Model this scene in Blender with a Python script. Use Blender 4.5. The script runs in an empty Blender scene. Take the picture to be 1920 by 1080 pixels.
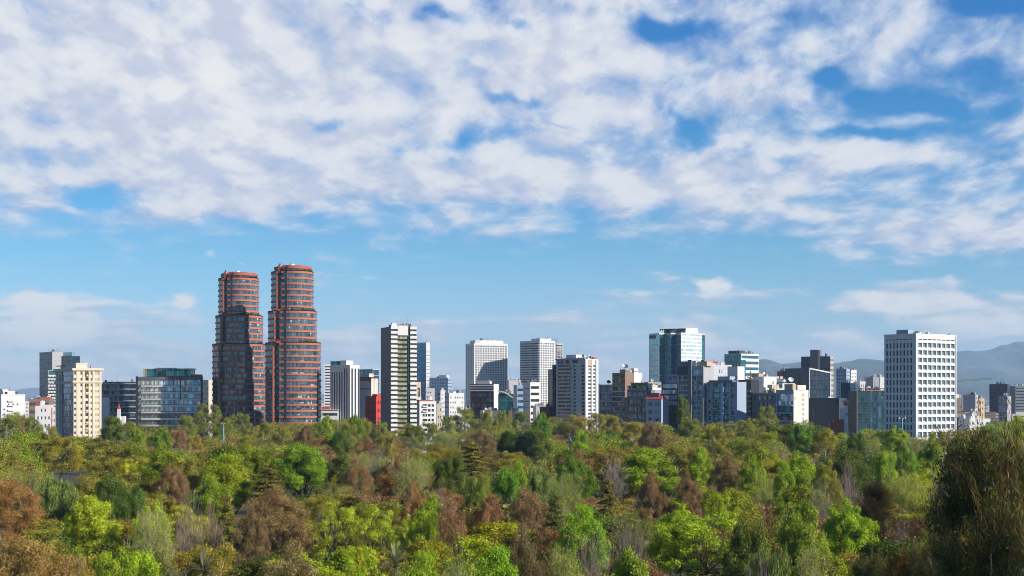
HAZE=0.000045
import bpy, math, random
import numpy as np
from mathutils import Vector, Matrix
R = math.radians
scn = bpy.context.scene
COL = scn.collection
FPX, CX, HY, CAMZ = 2667.0, 960.0, 745.0, 36.0   # focal length and horizon of the view, camera height in metres

# ------------------------------------------------------------------ camera
cam = bpy.data.cameras.new('camera')
cam.sensor_width = 36.0
cam.lens = 36.0 * FPX / 1920.0
cam.shift_y = (HY - 540.0) / 1920.0
cam.clip_start = 0.5
cam.clip_end = 90000
camo = bpy.data.objects.new('camera', cam)
camo.location = (0, 0, CAMZ)
camo.rotation_euler = (R(90), 0, 0)
COL.objects.link(camo)
scn.camera = camo

def wx(px, Y): return (px - CX) / FPX * Y
def wz(py, Y): return CAMZ + (HY - py) / FPX * Y

# ------------------------------------------------------------------ node helpers
class NT:
    def __init__(s, tree):
        s.t = tree
    def n(s, typ, **kw):
        nd = s.t.nodes.new(typ)
        for k, v in kw.items():
            if k.startswith('i_'):
                key = k[2:]
                key = int(key) if key.isdigit() else key
                s.put(nd.inputs[key], v)
            else:
                setattr(nd, k, v)
        return nd
    def put(s, sock, v):
        if hasattr(v, 'is_output') or isinstance(v, bpy.types.NodeSocket):
            s.t.links.new(v, sock)
        else:
            if hasattr(sock, 'default_value'):
                try:
                    sock.default_value = v
                except Exception:
                    sock.default_value = (*v, 1.0)
    def m(s, op, a, b=0.0, c=0.0, clamp=False):
        nd = s.t.nodes.new('ShaderNodeMath'); nd.operation = op; nd.use_clamp = clamp
        s.put(nd.inputs[0], a); s.put(nd.inputs[1], b)
        if len(nd.inputs) > 2: s.put(nd.inputs[2], c)
        return nd.outputs[0]
    def mixc(s, f, a, b, blend='MIX'):
        nd = s.t.nodes.new('ShaderNodeMix'); nd.data_type = 'RGBA'; nd.blend_type = blend
        s.put(nd.inputs['Factor'], f)
        ins = [i for i in nd.inputs if i.type == 'RGBA']
        for sock, v in ((ins[0], a), (ins[1], b)):
            if isinstance(v, bpy.types.NodeSocket): s.t.links.new(v, sock)
            else: sock.default_value = (v[0], v[1], v[2], 1.0)
        return [o for o in nd.outputs if o.type == 'RGBA'][0]
    def ss(s, x, a, b):
        nd = s.t.nodes.new('ShaderNodeMapRange'); nd.interpolation_type = 'SMOOTHSTEP'
        s.put(nd.inputs['Value'], x)
        nd.inputs['From Min'].default_value = a; nd.inputs['From Max'].default_value = b
        return nd.outputs[0]
    def comb(s, x, y, z=0.0):
        nd = s.t.nodes.new('ShaderNodeCombineXYZ')
        s.put(nd.inputs[0], x); s.put(nd.inputs[1], y); s.put(nd.inputs[2], z)
        return nd.outputs[0]
    def noise(s, vec, scale, detail=4, rough=0.55, dist=0.0, dim='3D'):
        nd = s.t.nodes.new('ShaderNodeTexNoise'); nd.noise_dimensions = dim
        s.put(nd.inputs['Vector'], vec)
        nd.inputs['Scale'].default_value = scale; nd.inputs['Detail'].default_value = detail
        nd.inputs['Roughness'].default_value = rough; nd.inputs['Distortion'].default_value = dist
        return nd.outputs['Fac']
    def ramp(s, fac, stops, interp='LINEAR'):
        nd = s.t.nodes.new('ShaderNodeValToRGB'); cr = nd.color_ramp; cr.interpolation = interp
        while len(cr.elements) < len(stops): cr.elements.new(0.5)
        for e, (p, c) in zip(cr.elements, stops):
            e.position = p; e.color = (c[0], c[1], c[2], 1.0)
        s.put(nd.inputs[0], fac)
        return nd.outputs[0]

# ------------------------------------------------------------------ sun and sky
SUN_EL, SUN_AZ = 27.5, 62.0       # azimuth counted from straight behind the camera towards its right
sv = Vector((math.sin(R(SUN_AZ)) * math.cos(R(SUN_EL)), -math.cos(R(SUN_AZ)) * math.cos(R(SUN_EL)), math.sin(R(SUN_EL))))
sl = bpy.data.lights.new('sun', 'SUN'); sl.energy = 5.0
sl.angle = R(0.5); sl.color = (1.0, 0.93, 0.83)
so = bpy.data.objects.new('sun', sl); so.rotation_euler = sv.to_track_quat('Z', 'Y').to_euler(); so.location = (300, -200, 400)
COL.objects.link(so)

w = bpy.data.worlds.new('World'); scn.world = w; w.use_nodes = True
w.node_tree.nodes.clear()
g = NT(w.node_tree)
tc = g.n('ShaderNodeTexCoord')
dirv = tc.outputs['Generated']
sep = g.n('ShaderNodeSeparateXYZ', i_0=dirv)
dx, dy, dz = sep.outputs[0], sep.outputs[1], sep.outputs[2]
sky = g.n('ShaderNodeTexSky'); sky.sky_type = 'NISHITA'; sky.sun_disc = False
sky.sun_elevation = R(SUN_EL)
sky.sun_rotation = math.atan2(sv.x, sv.y)
sky.altitude = 2200; sky.air_density = 1.0; sky.dust_density = 0.6; sky.ozone_density = 2.0
zc = g.m('MAXIMUM', dz, 0.0)
hl = g.m('SQRT', g.m('ADD', g.m('MULTIPLY', dx, dx), g.m('MULTIPLY', dy, dy)))
el = g.m('DIVIDE', zc, g.m('MAXIMUM', hl, 0.05))           # tan of elevation
# clear-sky colour: physical sky, deepened with height
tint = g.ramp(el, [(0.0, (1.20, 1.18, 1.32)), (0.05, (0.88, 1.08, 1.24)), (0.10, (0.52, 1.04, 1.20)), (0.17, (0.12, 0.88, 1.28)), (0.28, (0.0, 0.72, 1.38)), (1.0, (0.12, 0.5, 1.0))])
clear = g.mixc(1.0, sky.outputs[0], tint, 'MULTIPLY')
# --- main broken cloud sheet, on a gently curved layer overhead
zz = g.m('ADD', el, 0.085)
qx = g.m('DIVIDE', g.m('DIVIDE', dx, g.m('MAXIMUM', hl, 0.05)), g.m('MULTIPLY', g.m('POWER', zz, 0.45), 0.50))
qy = g.m('DIVIDE', g.m('DIVIDE', dy, g.m('MAXIMUM', hl, 0.05)), zz)
Q = g.comb(qx, g.m('MULTIPLY', qy, 0.42), 0.0)
warp = g.n('ShaderNodeTexNoise', i_Vector=Q); warp.inputs['Scale'].default_value = 2.2; warp.inputs['Detail'].default_value = 2
wv = g.n('ShaderNodeVectorMath', operation='SUBTRACT'); g.put(wv.inputs[0], warp.outputs['Color']); wv.inputs[1].default_value = (0.5, 0.5, 0.5)
ws = g.n('ShaderNodeVectorMath', operation='SCALE'); g.put(ws.inputs[0], wv.outputs[0]); ws.inputs['Scale'].default_value = 0.16
qa = g.n('ShaderNodeVectorMath', operation='ADD'); g.put(qa.inputs[0], Q); g.put(qa.inputs[1], ws.outputs[0])
QW = qa.outputs[0]
def cloud_density(vec):
    n1 = g.noise(vec, 2.3, 3, 0.55)
    n2 = g.noise(vec, 7.6, 9, 0.58)
    vor = g.n('ShaderNodeTexVoronoi', feature='SMOOTH_F1'); g.put(vor.inputs['Vector'], vec); vor.inputs['Scale'].default_value = 7.5
    vor.inputs['Smoothness'].default_value = 0.6
    vv = g.m('SUBTRACT', 0.55, vor.outputs['Distance'])
    d = g.m('ADD', g.m('MULTIPLY', g.m('SUBTRACT', n1, 0.5), 1.35), g.m('MULTIPLY', g.m('SUBTRACT', n2, 0.5), 1.75))
    return g.m('ADD', d, g.m('MULTIPLY', g.m('SUBTRACT', vv, 0.2), 0.26)), n2
dens, n2 = cloud_density(QW)
# the same field a little way towards the sun: thin edge lit, far side shaded
off = g.n('ShaderNodeVectorMath', operation='ADD'); g.put(off.inputs[0], QW); off.inputs[1].default_value = (0.05, -0.06, 0.0)
dens2, _ = cloud_density(off.outputs[0])
# holes and banks of this particular sky, as directions
fy = g.m('MAXIMUM', dy, 0.03)
U = g.m('DIVIDE', dx, fy); V = g.m('DIVIDE', dz, fy)
front = g.m('GREATER_THAN', dy, 0.05)
bw = g.n('ShaderNodeTexNoise'); g.put(bw.inputs['Vector'], g.comb(U, V, 0.0)); bw.inputs['Scale'].default_value = 22.0; bw.inputs['Detail'].default_value = 6
bs = g.n('ShaderNodeSeparateXYZ', i_0=bw.outputs['Color'])
UW = g.m('ADD', U, g.m('MULTIPLY', g.m('SUBTRACT', bs.outputs[0], 0.5), 0.085)); VW = g.m('ADD', V, g.m('MULTIPLY', g.m('SUBTRACT', bs.outputs[1], 0.5), 0.035))
BL = [  # px, py, half-width, half-height, strength
 (880, 265, 52, 20, -0.83), (960, 190, 46, 11, -0.49), (618, 222, 44, 16, -0.66), (1250, 48, 63, 20, -0.83), (1545, 155, 51, 20, -0.77),
 (1660, 190, 80, 16, -0.88), (1895, 10, 80, 20, -0.88), (820, 30, 38, 14, -0.66), (690, 18, 34, 32, -0.39), (1300, 240, 51, 27, -0.66), (1275, 205, 25, 16, -0.55),
 (1050, 235, 38, 8, -0.49), (170, 372, 51, 20, -0.83), (1620, 252, 80, 9, -0.55), (1740, 95, 42, 48, -0.34), (1480, 60, 68, 48, -0.27), (360, 45, 18, 8, -0.39), (950, 50, 18, 20, -0.49),
 (690, 235, 50, 42, .35), (160, 90, 190, 70, .3), (400, 200, 240, 110, .22), (1195, 205, 50, 22, .4), (1230, 335, 190, 36, .42), (1690, 290, 170, 26, .35), (1100, 100, 150, 60, .25), (480, 385, 130, 22, .35), (60, 385, 80, 18, .3), (1250, 430, 90, 14, .42), (1700, 455, 190, 28, .40), (1400, 120, 40, 14, -.4), (1100, 30, 40, 16, -.35), (1780, 210, 60, 14, -.35), (1430, 300, 60, 12, -.3), (560, 300, 60, 12, -.25), (760, 270, 40, 12, -.4), (1160, 150, 36, 10, -.3), (980, 60, 24, 18, -.4), (1820, 130, 40, 20, -.3)]
bsum = None
for (bx, by, sx, sy, am) in BL:
    u0, v0 = (bx - CX) / FPX, (HY - by) / FPX
    a_ = g.m('MULTIPLY', g.m('SUBTRACT', UW, u0), FPX / sx)
    b_ = g.m('MULTIPLY', g.m('SUBTRACT', VW, v0), FPX / sy)
    r2 = g.m('ADD', g.m('MULTIPLY', a_, a_), g.m('MULTIPLY', b_, b_))
    e_ = g.m('MULTIPLY', g.m('POWER', 2.718, g.m('MULTIPLY', r2, -0.8)), am)
    bsum = e_ if bsum is None else g.m('ADD', bsum, e_)
bsum = g.m('MULTIPLY', bsum, front)
# sheet ends at a ragged lower edge that sinks towards the right
edge = g.m('ADD', 0.124, g.m('MULTIPLY', g.m('MAXIMUM', g.m('SUBTRACT', U, 0.08), 0.0), -0.14))
edge = g.m('MAXIMUM', edge, 0.085)
cov = g.m('MULTIPLY', g.m('SUBTRACT', el, g.m('SUBTRACT', edge, 0.004)), 19.0)
cov = g.m('MINIMUM', g.m('MAXIMUM', cov, -1.6), 0.45)
cov = g.m('SUBTRACT', cov, g.m('MULTIPLY', g.ss(U, -0.08, 0.28), 0.34))
cov = g.m('SUBTRACT', cov, g.m('MULTIPLY', g.ss(el, 0.32, 0.75), 0.75))      # unseen sky overhead, thinned to lower the ambient fill
cov = g.m('SUBTRACT', cov, g.m('MULTIPLY', g.ss(dy, 0.45, -0.15), 1.1))     # unseen sky behind the camera, cleared to darken and blue the shade
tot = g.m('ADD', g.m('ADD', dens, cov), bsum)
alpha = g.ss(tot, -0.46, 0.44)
lit = g.ss(g.m('SUBTRACT', dens, dens2), -0.26, 0.26)
body = g.ramp(g.m('ADD', g.m('MULTIPLY', tot, 0.62), 0.28), [(0.0, (0.40, 0.58, 0.88)), (0.30, (0.58, 0.69, 0.88)), (0.52, (0.74, 0.775, 0.87)), (0.80, (0.84, 0.845, 0.90)), (1.0, (0.90, 0.895, 0.92))])
ccol = g.mixc(lit, g.mixc(1.0, body, (0.84, 0.87, 0.96), 'MULTIPLY'), g.mixc(1.0, body, (1.14, 1.12, 1.07), 'MULTIPLY'))
# --- low heaped clouds and grey banks near the horizon
L = g.comb(g.m('MULTIPLY', g.m('DIVIDE', dx, g.m('MAXIMUM', hl, 0.05)), 9.0), g.m('MULTIPLY', el, 34.0), g.m('MULTIPLY', dy, 9.0))
l1 = g.noise(L, 1.5, 7, 0.55, 0.3)
Lb = g.n('ShaderNodeVectorMath', operation='ADD'); g.put(Lb.inputs[0], L); Lb.inputs[1].default_value = (0.07, 0.13, 0.0)
l2 = g.noise(Lb.outputs[0], 1.5, 5, 0.55, 0.3)
env = g.ramp(el, [(0.0, (.62,) * 3), (0.02, (.62,) * 3), (0.045, (.55,) * 3), (0.062, (.40,) * 3), (0.08, (.24,) * 3), (0.10, (.05,) * 3), (0.2, (0,) * 3)])
LBL = [(352, 556, 40, 24, .42), (90, 585, 90, 24, .4), (105, 632, 75, 26, .5), (1690, 570, 110, 22, .45), (1335, 538, 38, 14, .4), (1180, 548, 60, 7, .12), (40, 640, 90, 20, .3), (1300, 637, 45, 26, .4), (375, 470, 35, 14, .3), (650, 645, 60, 22, .25), (1860, 600, 90, 26, .3), (30, 565, 60, 12, .2), (1000, 690, 260, 26, .2), (240, 690, 160, 34, .25), (1560, 630, 90, 14, .2)]
ls = None
for (bx, by, sx, sy, am) in LBL:
    u0, v0 = (bx - CX) / FPX, (HY - by) / FPX
    a_ = g.m('MULTIPLY', g.m('SUBTRACT', UW, u0), FPX / sx)
    b_ = g.m('MULTIPLY', g.m('SUBTRACT', VW, v0), FPX / sy)
    r2 = g.m('ADD', g.m('MULTIPLY', a_, a_), g.m('MULTIPLY', b_, b_))
    e_ = g.m('MULTIPLY', g.m('POWER', 2.718, g.m('MULTIPLY', r2, -0.8)), am * 1.5)
    ls = e_ if ls is None else g.m('ADD', ls, e_)
ls = g.m('MULTIPLY', ls, front)
ltot = g.m('ADD', g.m('ADD', g.m('MULTIPLY', g.m('SUBTRACT', l1, 0.5), 2.3), env), ls)
lalpha = g.m('MULTIPLY', g.ss(ltot, 0.36, 0.86), 0.92)
llit = g.ss(g.m('ADD', g.m('MULTIPLY', g.m('SUBTRACT', l1, l2), 2.4), g.m('MULTIPLY', ls, 0.9)), -0.25, 0.6)
lcol = g.mixc(llit, (0.58, 0.66, 0.78), (1.10, 1.05, 1.00))
CS = 10.0  # cloud radiance is given on the scale of the finished picture; the background below runs at 0.1
def scale_c(c, k):
    v = g.n('ShaderNodeVectorMath', operation='SCALE'); g.put(v.inputs[0], c); v.inputs['Scale'].default_value = k
    return v.outputs[0]
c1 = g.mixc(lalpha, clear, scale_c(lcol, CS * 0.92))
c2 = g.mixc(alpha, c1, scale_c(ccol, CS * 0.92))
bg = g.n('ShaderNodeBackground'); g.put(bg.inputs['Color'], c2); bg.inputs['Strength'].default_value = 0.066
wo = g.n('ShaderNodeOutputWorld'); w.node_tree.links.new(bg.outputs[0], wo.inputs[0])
w.cycles.sampling_method = 'MANUAL'; w.cycles.sample_map_resolution = 512

scn.view_settings.view_transform = 'Standard'
scn.view_settings.look = 'None'
scn.view_settings.gamma = 1.0
scn.view_settings.exposure = 0.60
scn.view_settings.use_curve_mapping = False
scn.cycles.max_bounces = 6; scn.cycles.diffuse_bounces = 2; scn.cycles.glossy_bounces = 2; scn.cycles.transmission_bounces = 2
scn.cycles.transparent_max_bounces = 4; scn.cycles.volume_bounces = 0
scn.cycles.use_denoising = True
scn.cycles.pixel_filter_type = 'BLACKMAN_HARRIS'; scn.cycles.filter_width = 1.0
# ------------------------------------------------------------------ materials
def new_mat(name):
    m = bpy.data.materials.new(name); m.use_nodes = True
    t = NT(m.node_tree)
    p = m.node_tree.nodes['Principled BSDF']
    return m, t, p

_wm = {}
def wall(name, col, rough=0.8, var=0.12, joint=None, streak=0.35, scale=0.25):
    """painted / stone / concrete wall: soft blotches, rain streaks, optional panel joints (w, h) in metres"""
    if name in _wm: return _wm[name]
    m, t, p = new_mat(name)
    tcn = t.n('ShaderNodeTexCoord'); o = tcn.outputs['Object']
    n1 = t.noise(o, scale, 4, 0.6)
    mp = t.n('ShaderNodeMapping'); t.put(mp.inputs['Vector'], o); mp.inputs['Scale'].default_value = (1.4, 1.4, 0.06)
    n2 = t.noise(mp.outputs[0], 1.0, 3, 0.6)
    f = t.m('ADD', t.m('MULTIPLY', t.m('SUBTRACT', n1, 0.5), var * 2), t.m('MULTIPLY', t.m('SUBTRACT', n2, 0.5), var * 2 * streak))
    f = t.m('ADD', f, 1.0)
    v = t.n('ShaderNodeVectorMath', operation='SCALE'); v.inputs[0].default_value = col; t.put(v.inputs['Scale'], f)
    c = v.outputs[0]
    if joint:
        s = t.n('ShaderNodeSeparateXYZ', i_0=o)
        xy = t.m('ADD', s.outputs[0], s.outputs[1])
        a = t.m('LESS_THAN', t.m('FRACT', t.m('DIVIDE', t.m('ADD', xy, 500.3), joint[0])), 0.10)
        b = t.m('LESS_THAN', t.m('FRACT', t.m('DIVIDE', t.m('ADD', s.outputs[2], 500.3), joint[1])), 0.10)
        c = t.mixc(t.m('MULTIPLY', t.m('MAXIMUM', a, b), joint[2] if len(joint) > 2 else 0.45), c, tuple(joint[3]) if len(joint) > 3 else tuple(x * 0.35 for x in col))
    t.put(p.inputs['Base Color'], c)
    p.inputs['Roughness'].default_value = rough
    _wm[name] = m
    return m

_gm = {}
def glass(name, a, b, met=0.0, rough=0.08, cw=1.5, ch=3.6, line=(0.05, 0.05, 0.06), lw=0.06, lh=0.0, curtain=0.12, ccol=(0.42, 0.40, 0.36), spec=0.9, jit=0.05, floorvar=0.35):
    """window glass: every pane its own tone and a slight tilt, some with blinds drawn, thin mullions; UVs are metres"""
    if name in _gm: return _gm[name]
    m, t, p = new_mat(name)
    uv = t.n('ShaderNodeTexCoord').outputs['UV']
    s = t.n('ShaderNodeSeparateXYZ', i_0=uv)
    oi = t.n('ShaderNodeObjectInfo')
    u = t.m('DIVIDE', t.m('ADD', s.outputs[0], 300.0), cw); v = t.m('DIVIDE', t.m('ADD', s.outputs[1], 300.0), ch)
    cell = t.comb(t.m('FLOOR', u), t.m('FLOOR', v), t.m('MULTIPLY', oi.outputs['Random'], 91.0))
    wn = t.n('ShaderNodeTexWhiteNoise', noise_dimensions='3D', i_Vector=cell)
    cell2 = t.comb(t.m('FLOOR', t.m('DIVIDE', u, 3.0)), t.m('FLOOR', v), t.m('MULTIPLY', oi.outputs['Random'], 57.0))
    wn2 = t.n('ShaderNodeTexWhiteNoise', noise_dimensions='3D', i_Vector=cell2)
    k = t.m('ADD', t.m('MULTIPLY', wn.outputs['Value'], 1 - floorvar), t.m('MULTIPLY', wn2.outputs['Value'], floorvar))
    c = t.mixc(k, a, b)
    cur = t.m('GREATER_THAN', t.m('ADD', t.m('MULTIPLY', wn.outputs['Value'], 0.5), t.m('MULTIPLY', wn2.outputs['Value'], 0.5)), 1 - curtain * 1.1)
    hb = t.m('MULTIPLY', wn2.outputs['Value'], 0.9)
    cur = t.m('MULTIPLY', cur, t.m('GREATER_THAN', t.m('FRACT', v), hb))
    c = t.mixc(cur, c, ccol)
    lnx = t.m('LESS_THAN', t.m('FRACT', u), lw)
    ln = lnx
    if lh > 0: ln = t.m('MAXIMUM', lnx, t.m('LESS_THAN', t.m('FRACT', v), lh))
    c = t.mixc(ln, c, line)
    t.put(p.inputs['Base Color'], c)
    notg = t.m('SUBTRACT', 1.0, t.m('MAXIMUM', t.m('MULTIPLY', cur, 0.7), ln))
    t.put(p.inputs['Metallic'], t.m('MULTIPLY', notg, met))
    t.put(p.inputs['Roughness'], t.m('ADD', rough, t.m('MULTIPLY', ln, 0.4)))
    t.put(p.inputs['Specular IOR Level'], t.m('MULTIPLY', notg, spec))
    geo = t.n('ShaderNodeNewGeometry')
    nz = t.noise(uv, 0.23, 2, 0.5)
    sb = t.n('ShaderNodeVectorMath', operation='SUBTRACT'); t.put(sb.inputs[0], wn.outputs['Color']); sb.inputs[1].default_value = (.5, .5, .5)
    sc_ = t.n('ShaderNodeVectorMath', operation='SCALE'); t.put(sc_.inputs[0], sb.outputs[0]); t.put(sc_.inputs['Scale'], t.m('ADD', jit, t.m('MULTIPLY', nz, jit)))
    ad = t.n('ShaderNodeVectorMath', operation='ADD'); t.put(ad.inputs[0], geo.outputs['Normal']); t.put(ad.inputs[1], sc_.outputs[0])
    no = t.n('ShaderNodeVectorMath', operation='NORMALIZE', i_0=ad.outputs[0])
    t.put(p.inputs['Normal'], no.outputs[0])
    _gm[name] = m
    return m

def plain(name, col, rough=0.6, met=0.0):
    if name in _wm: return _wm[name]
    m, t, p = new_mat(name)
    o = t.n('ShaderNodeTexCoord').outputs['Object']
    n = t.noise(o, 0.8, 3, 0.6)
    v = t.n('ShaderNodeVectorMath', operation='SCALE'); v.inputs[0].default_value = col
    t.put(v.inputs['Scale'], t.m('ADD', 0.8, t.m('MULTIPLY', n, 0.4)))
    t.put(p.inputs['Base Color'], v.outputs[0])
    p.inputs['Roughness'].default_value = rough; p.inputs['Metallic'].default_value = met
    _wm[name] = m
    return m

# ------------------------------------------------------------------ mesh building
class MB:
    def __init__(s): s.v = []; s.f = []; s.mi = []; s.uv = []
    def quad(s, a, b, c, d, mi=0, uv=None):
        i = len(s.v); s.v += [tuple(a), tuple(b), tuple(c), tuple(d)]; s.f.append((i, i + 1, i + 2, i + 3)); s.mi.append(mi)
        s.uv.append(uv)
    def poly(s, pts, mi=0):
        i = len(s.v); s.v += [tuple(p) for p in pts]; s.f.append(tuple(range(i, i + len(pts)))); s.mi.append(mi); s.uv.append(None)
    def box(s, x0, x1, y0, y1, z0, z1, mi=0):
        s.prism([(x0, y0), (x1, y0), (x1, y1), (x0, y1)], z0, z1, mi)
    def prism(s, pts, z0, z1, mi=0, caps=True):
        n = len(pts); arc = 0
        for i in range(n):
            a, b = pts[i], pts[(i + 1) % n]
            l = math.hypot(b[0] - a[0], b[1] - a[1])
            s.quad((a[0], a[1], z0), (b[0], b[1], z0), (b[0], b[1], z1), (a[0], a[1], z1), mi, [(arc, z0), (arc + l, z0), (arc + l, z1), (arc, z1)])
            arc += l
        if caps:
            s.poly([(p[0], p[1], z1) for p in pts], mi); s.poly([(p[0], p[1], z0) for p in reversed(pts)], mi)
    def tube(s, p0, p1, r0, r1=None, n=6, mi=0, caps=True):
        r1 = r0 if r1 is None else r1
        p0, p1 = Vector(p0), Vector(p1); d = (p1 - p0).normalized()
        u = d.orthogonal().normalized(); v = d.cross(u)
        A = [p0 + (u * math.cos(2 * math.pi * k / n) + v * math.sin(2 * math.pi * k / n)) * r0 for k in range(n)]
        B = [p1 + (u * math.cos(2 * math.pi * k / n) + v * math.sin(2 * math.pi * k / n)) * r1 for k in range(n)]
        for k in range(n): s.quad(A[k], A[(k + 1) % n], B[(k + 1) % n], B[k], mi)
        if caps: s.poly(B, mi); s.poly(A[::-1], mi)
    def mesh(s, name, mats):
        me = bpy.data.meshes.new(name)
        me.from_pydata(s.v, [], s.f)
        if not isinstance(mats, (list, tuple)): mats = [mats]
        for m in mats: me.materials.append(m)
        me.polygons.foreach_set('material_index', s.mi)
        if any(u is not None for u in s.uv):
            lay = me.uv_layers.new(name='UVMap'); k = 0; arr = []
            for f, u in zip(s.f, s.uv):
                arr += [c for p in (u if u is not None else [(0, 0)] * len(f)) for c in p]
            lay.data.foreach_set('uv', arr)
        me.update()
        return me
    def build(s, name, mats, parent=None, loc=(0, 0, 0)):
        o = bpy.data.objects.new(name, s.mesh(name, mats)); COL.objects.link(o)
        o.location = loc
        if parent: o.parent = parent
        return o

def tag(o, label=None, cat=None, group=None, kind=None):
    if label: o['label'] = label
    if cat: o['category'] = cat
    if group: o['group'] = group
    if kind: o['kind'] = kind
    return o
def empty(name, loc, rz=0.0):
    o = bpy.data.objects.new(name, None); o.location = loc; o.rotation_euler = (0, 0, rz); o.empty_display_size = 2
    COL.objects.link(o); return o
def link(name, me, parent, loc=(0, 0, 0), rz=0.0):
    o = bpy.data.objects.new(name, me); COL.objects.link(o); o.parent = parent; o.location = loc; o.rotation_euler = (0, 0, rz)
    return o

_panes = {}
def pane(w_, h_, mat):
    key = (round(w_, 2), round(h_, 2), mat.name)
    if key not in _panes:
        b = MB(); e = 0.02
        b.quad((-e, 0, -e), (w_ + e, 0, -e), (w_ + e, 0, h_ + e), (-e, 0, h_ + e), 0, [(0, 0), (w_, 0), (w_, h_), (0, h_)])
        b.quad((w_ + e, .1, -e), (-e, .1, -e), (-e, .1, h_ + e), (w_ + e, .1, h_ + e), 0)
        b.quad((-e, .1, -e), (-e, 0, -e), (-e, 0, h_ + e), (-e, .1, h_ + e), 0)
        b.quad((w_ + e, 0, -e), (w_ + e, .1, -e), (w_ + e, .1, h_ + e), (w_ + e, 0, h_ + e), 0)
        b.quad((-e, 0, h_ + e), (w_ + e, 0, h_ + e), (w_ + e, .1, h_ + e), (-e, .1, h_ + e), 0)
        b.quad((-e, .1, -e), (w_ + e, .1, -e), (w_ + e, 0, -e), (-e, 0, -e), 0)
        _panes[key] = b.mesh('window', mat)
    return _panes[key]

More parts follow.
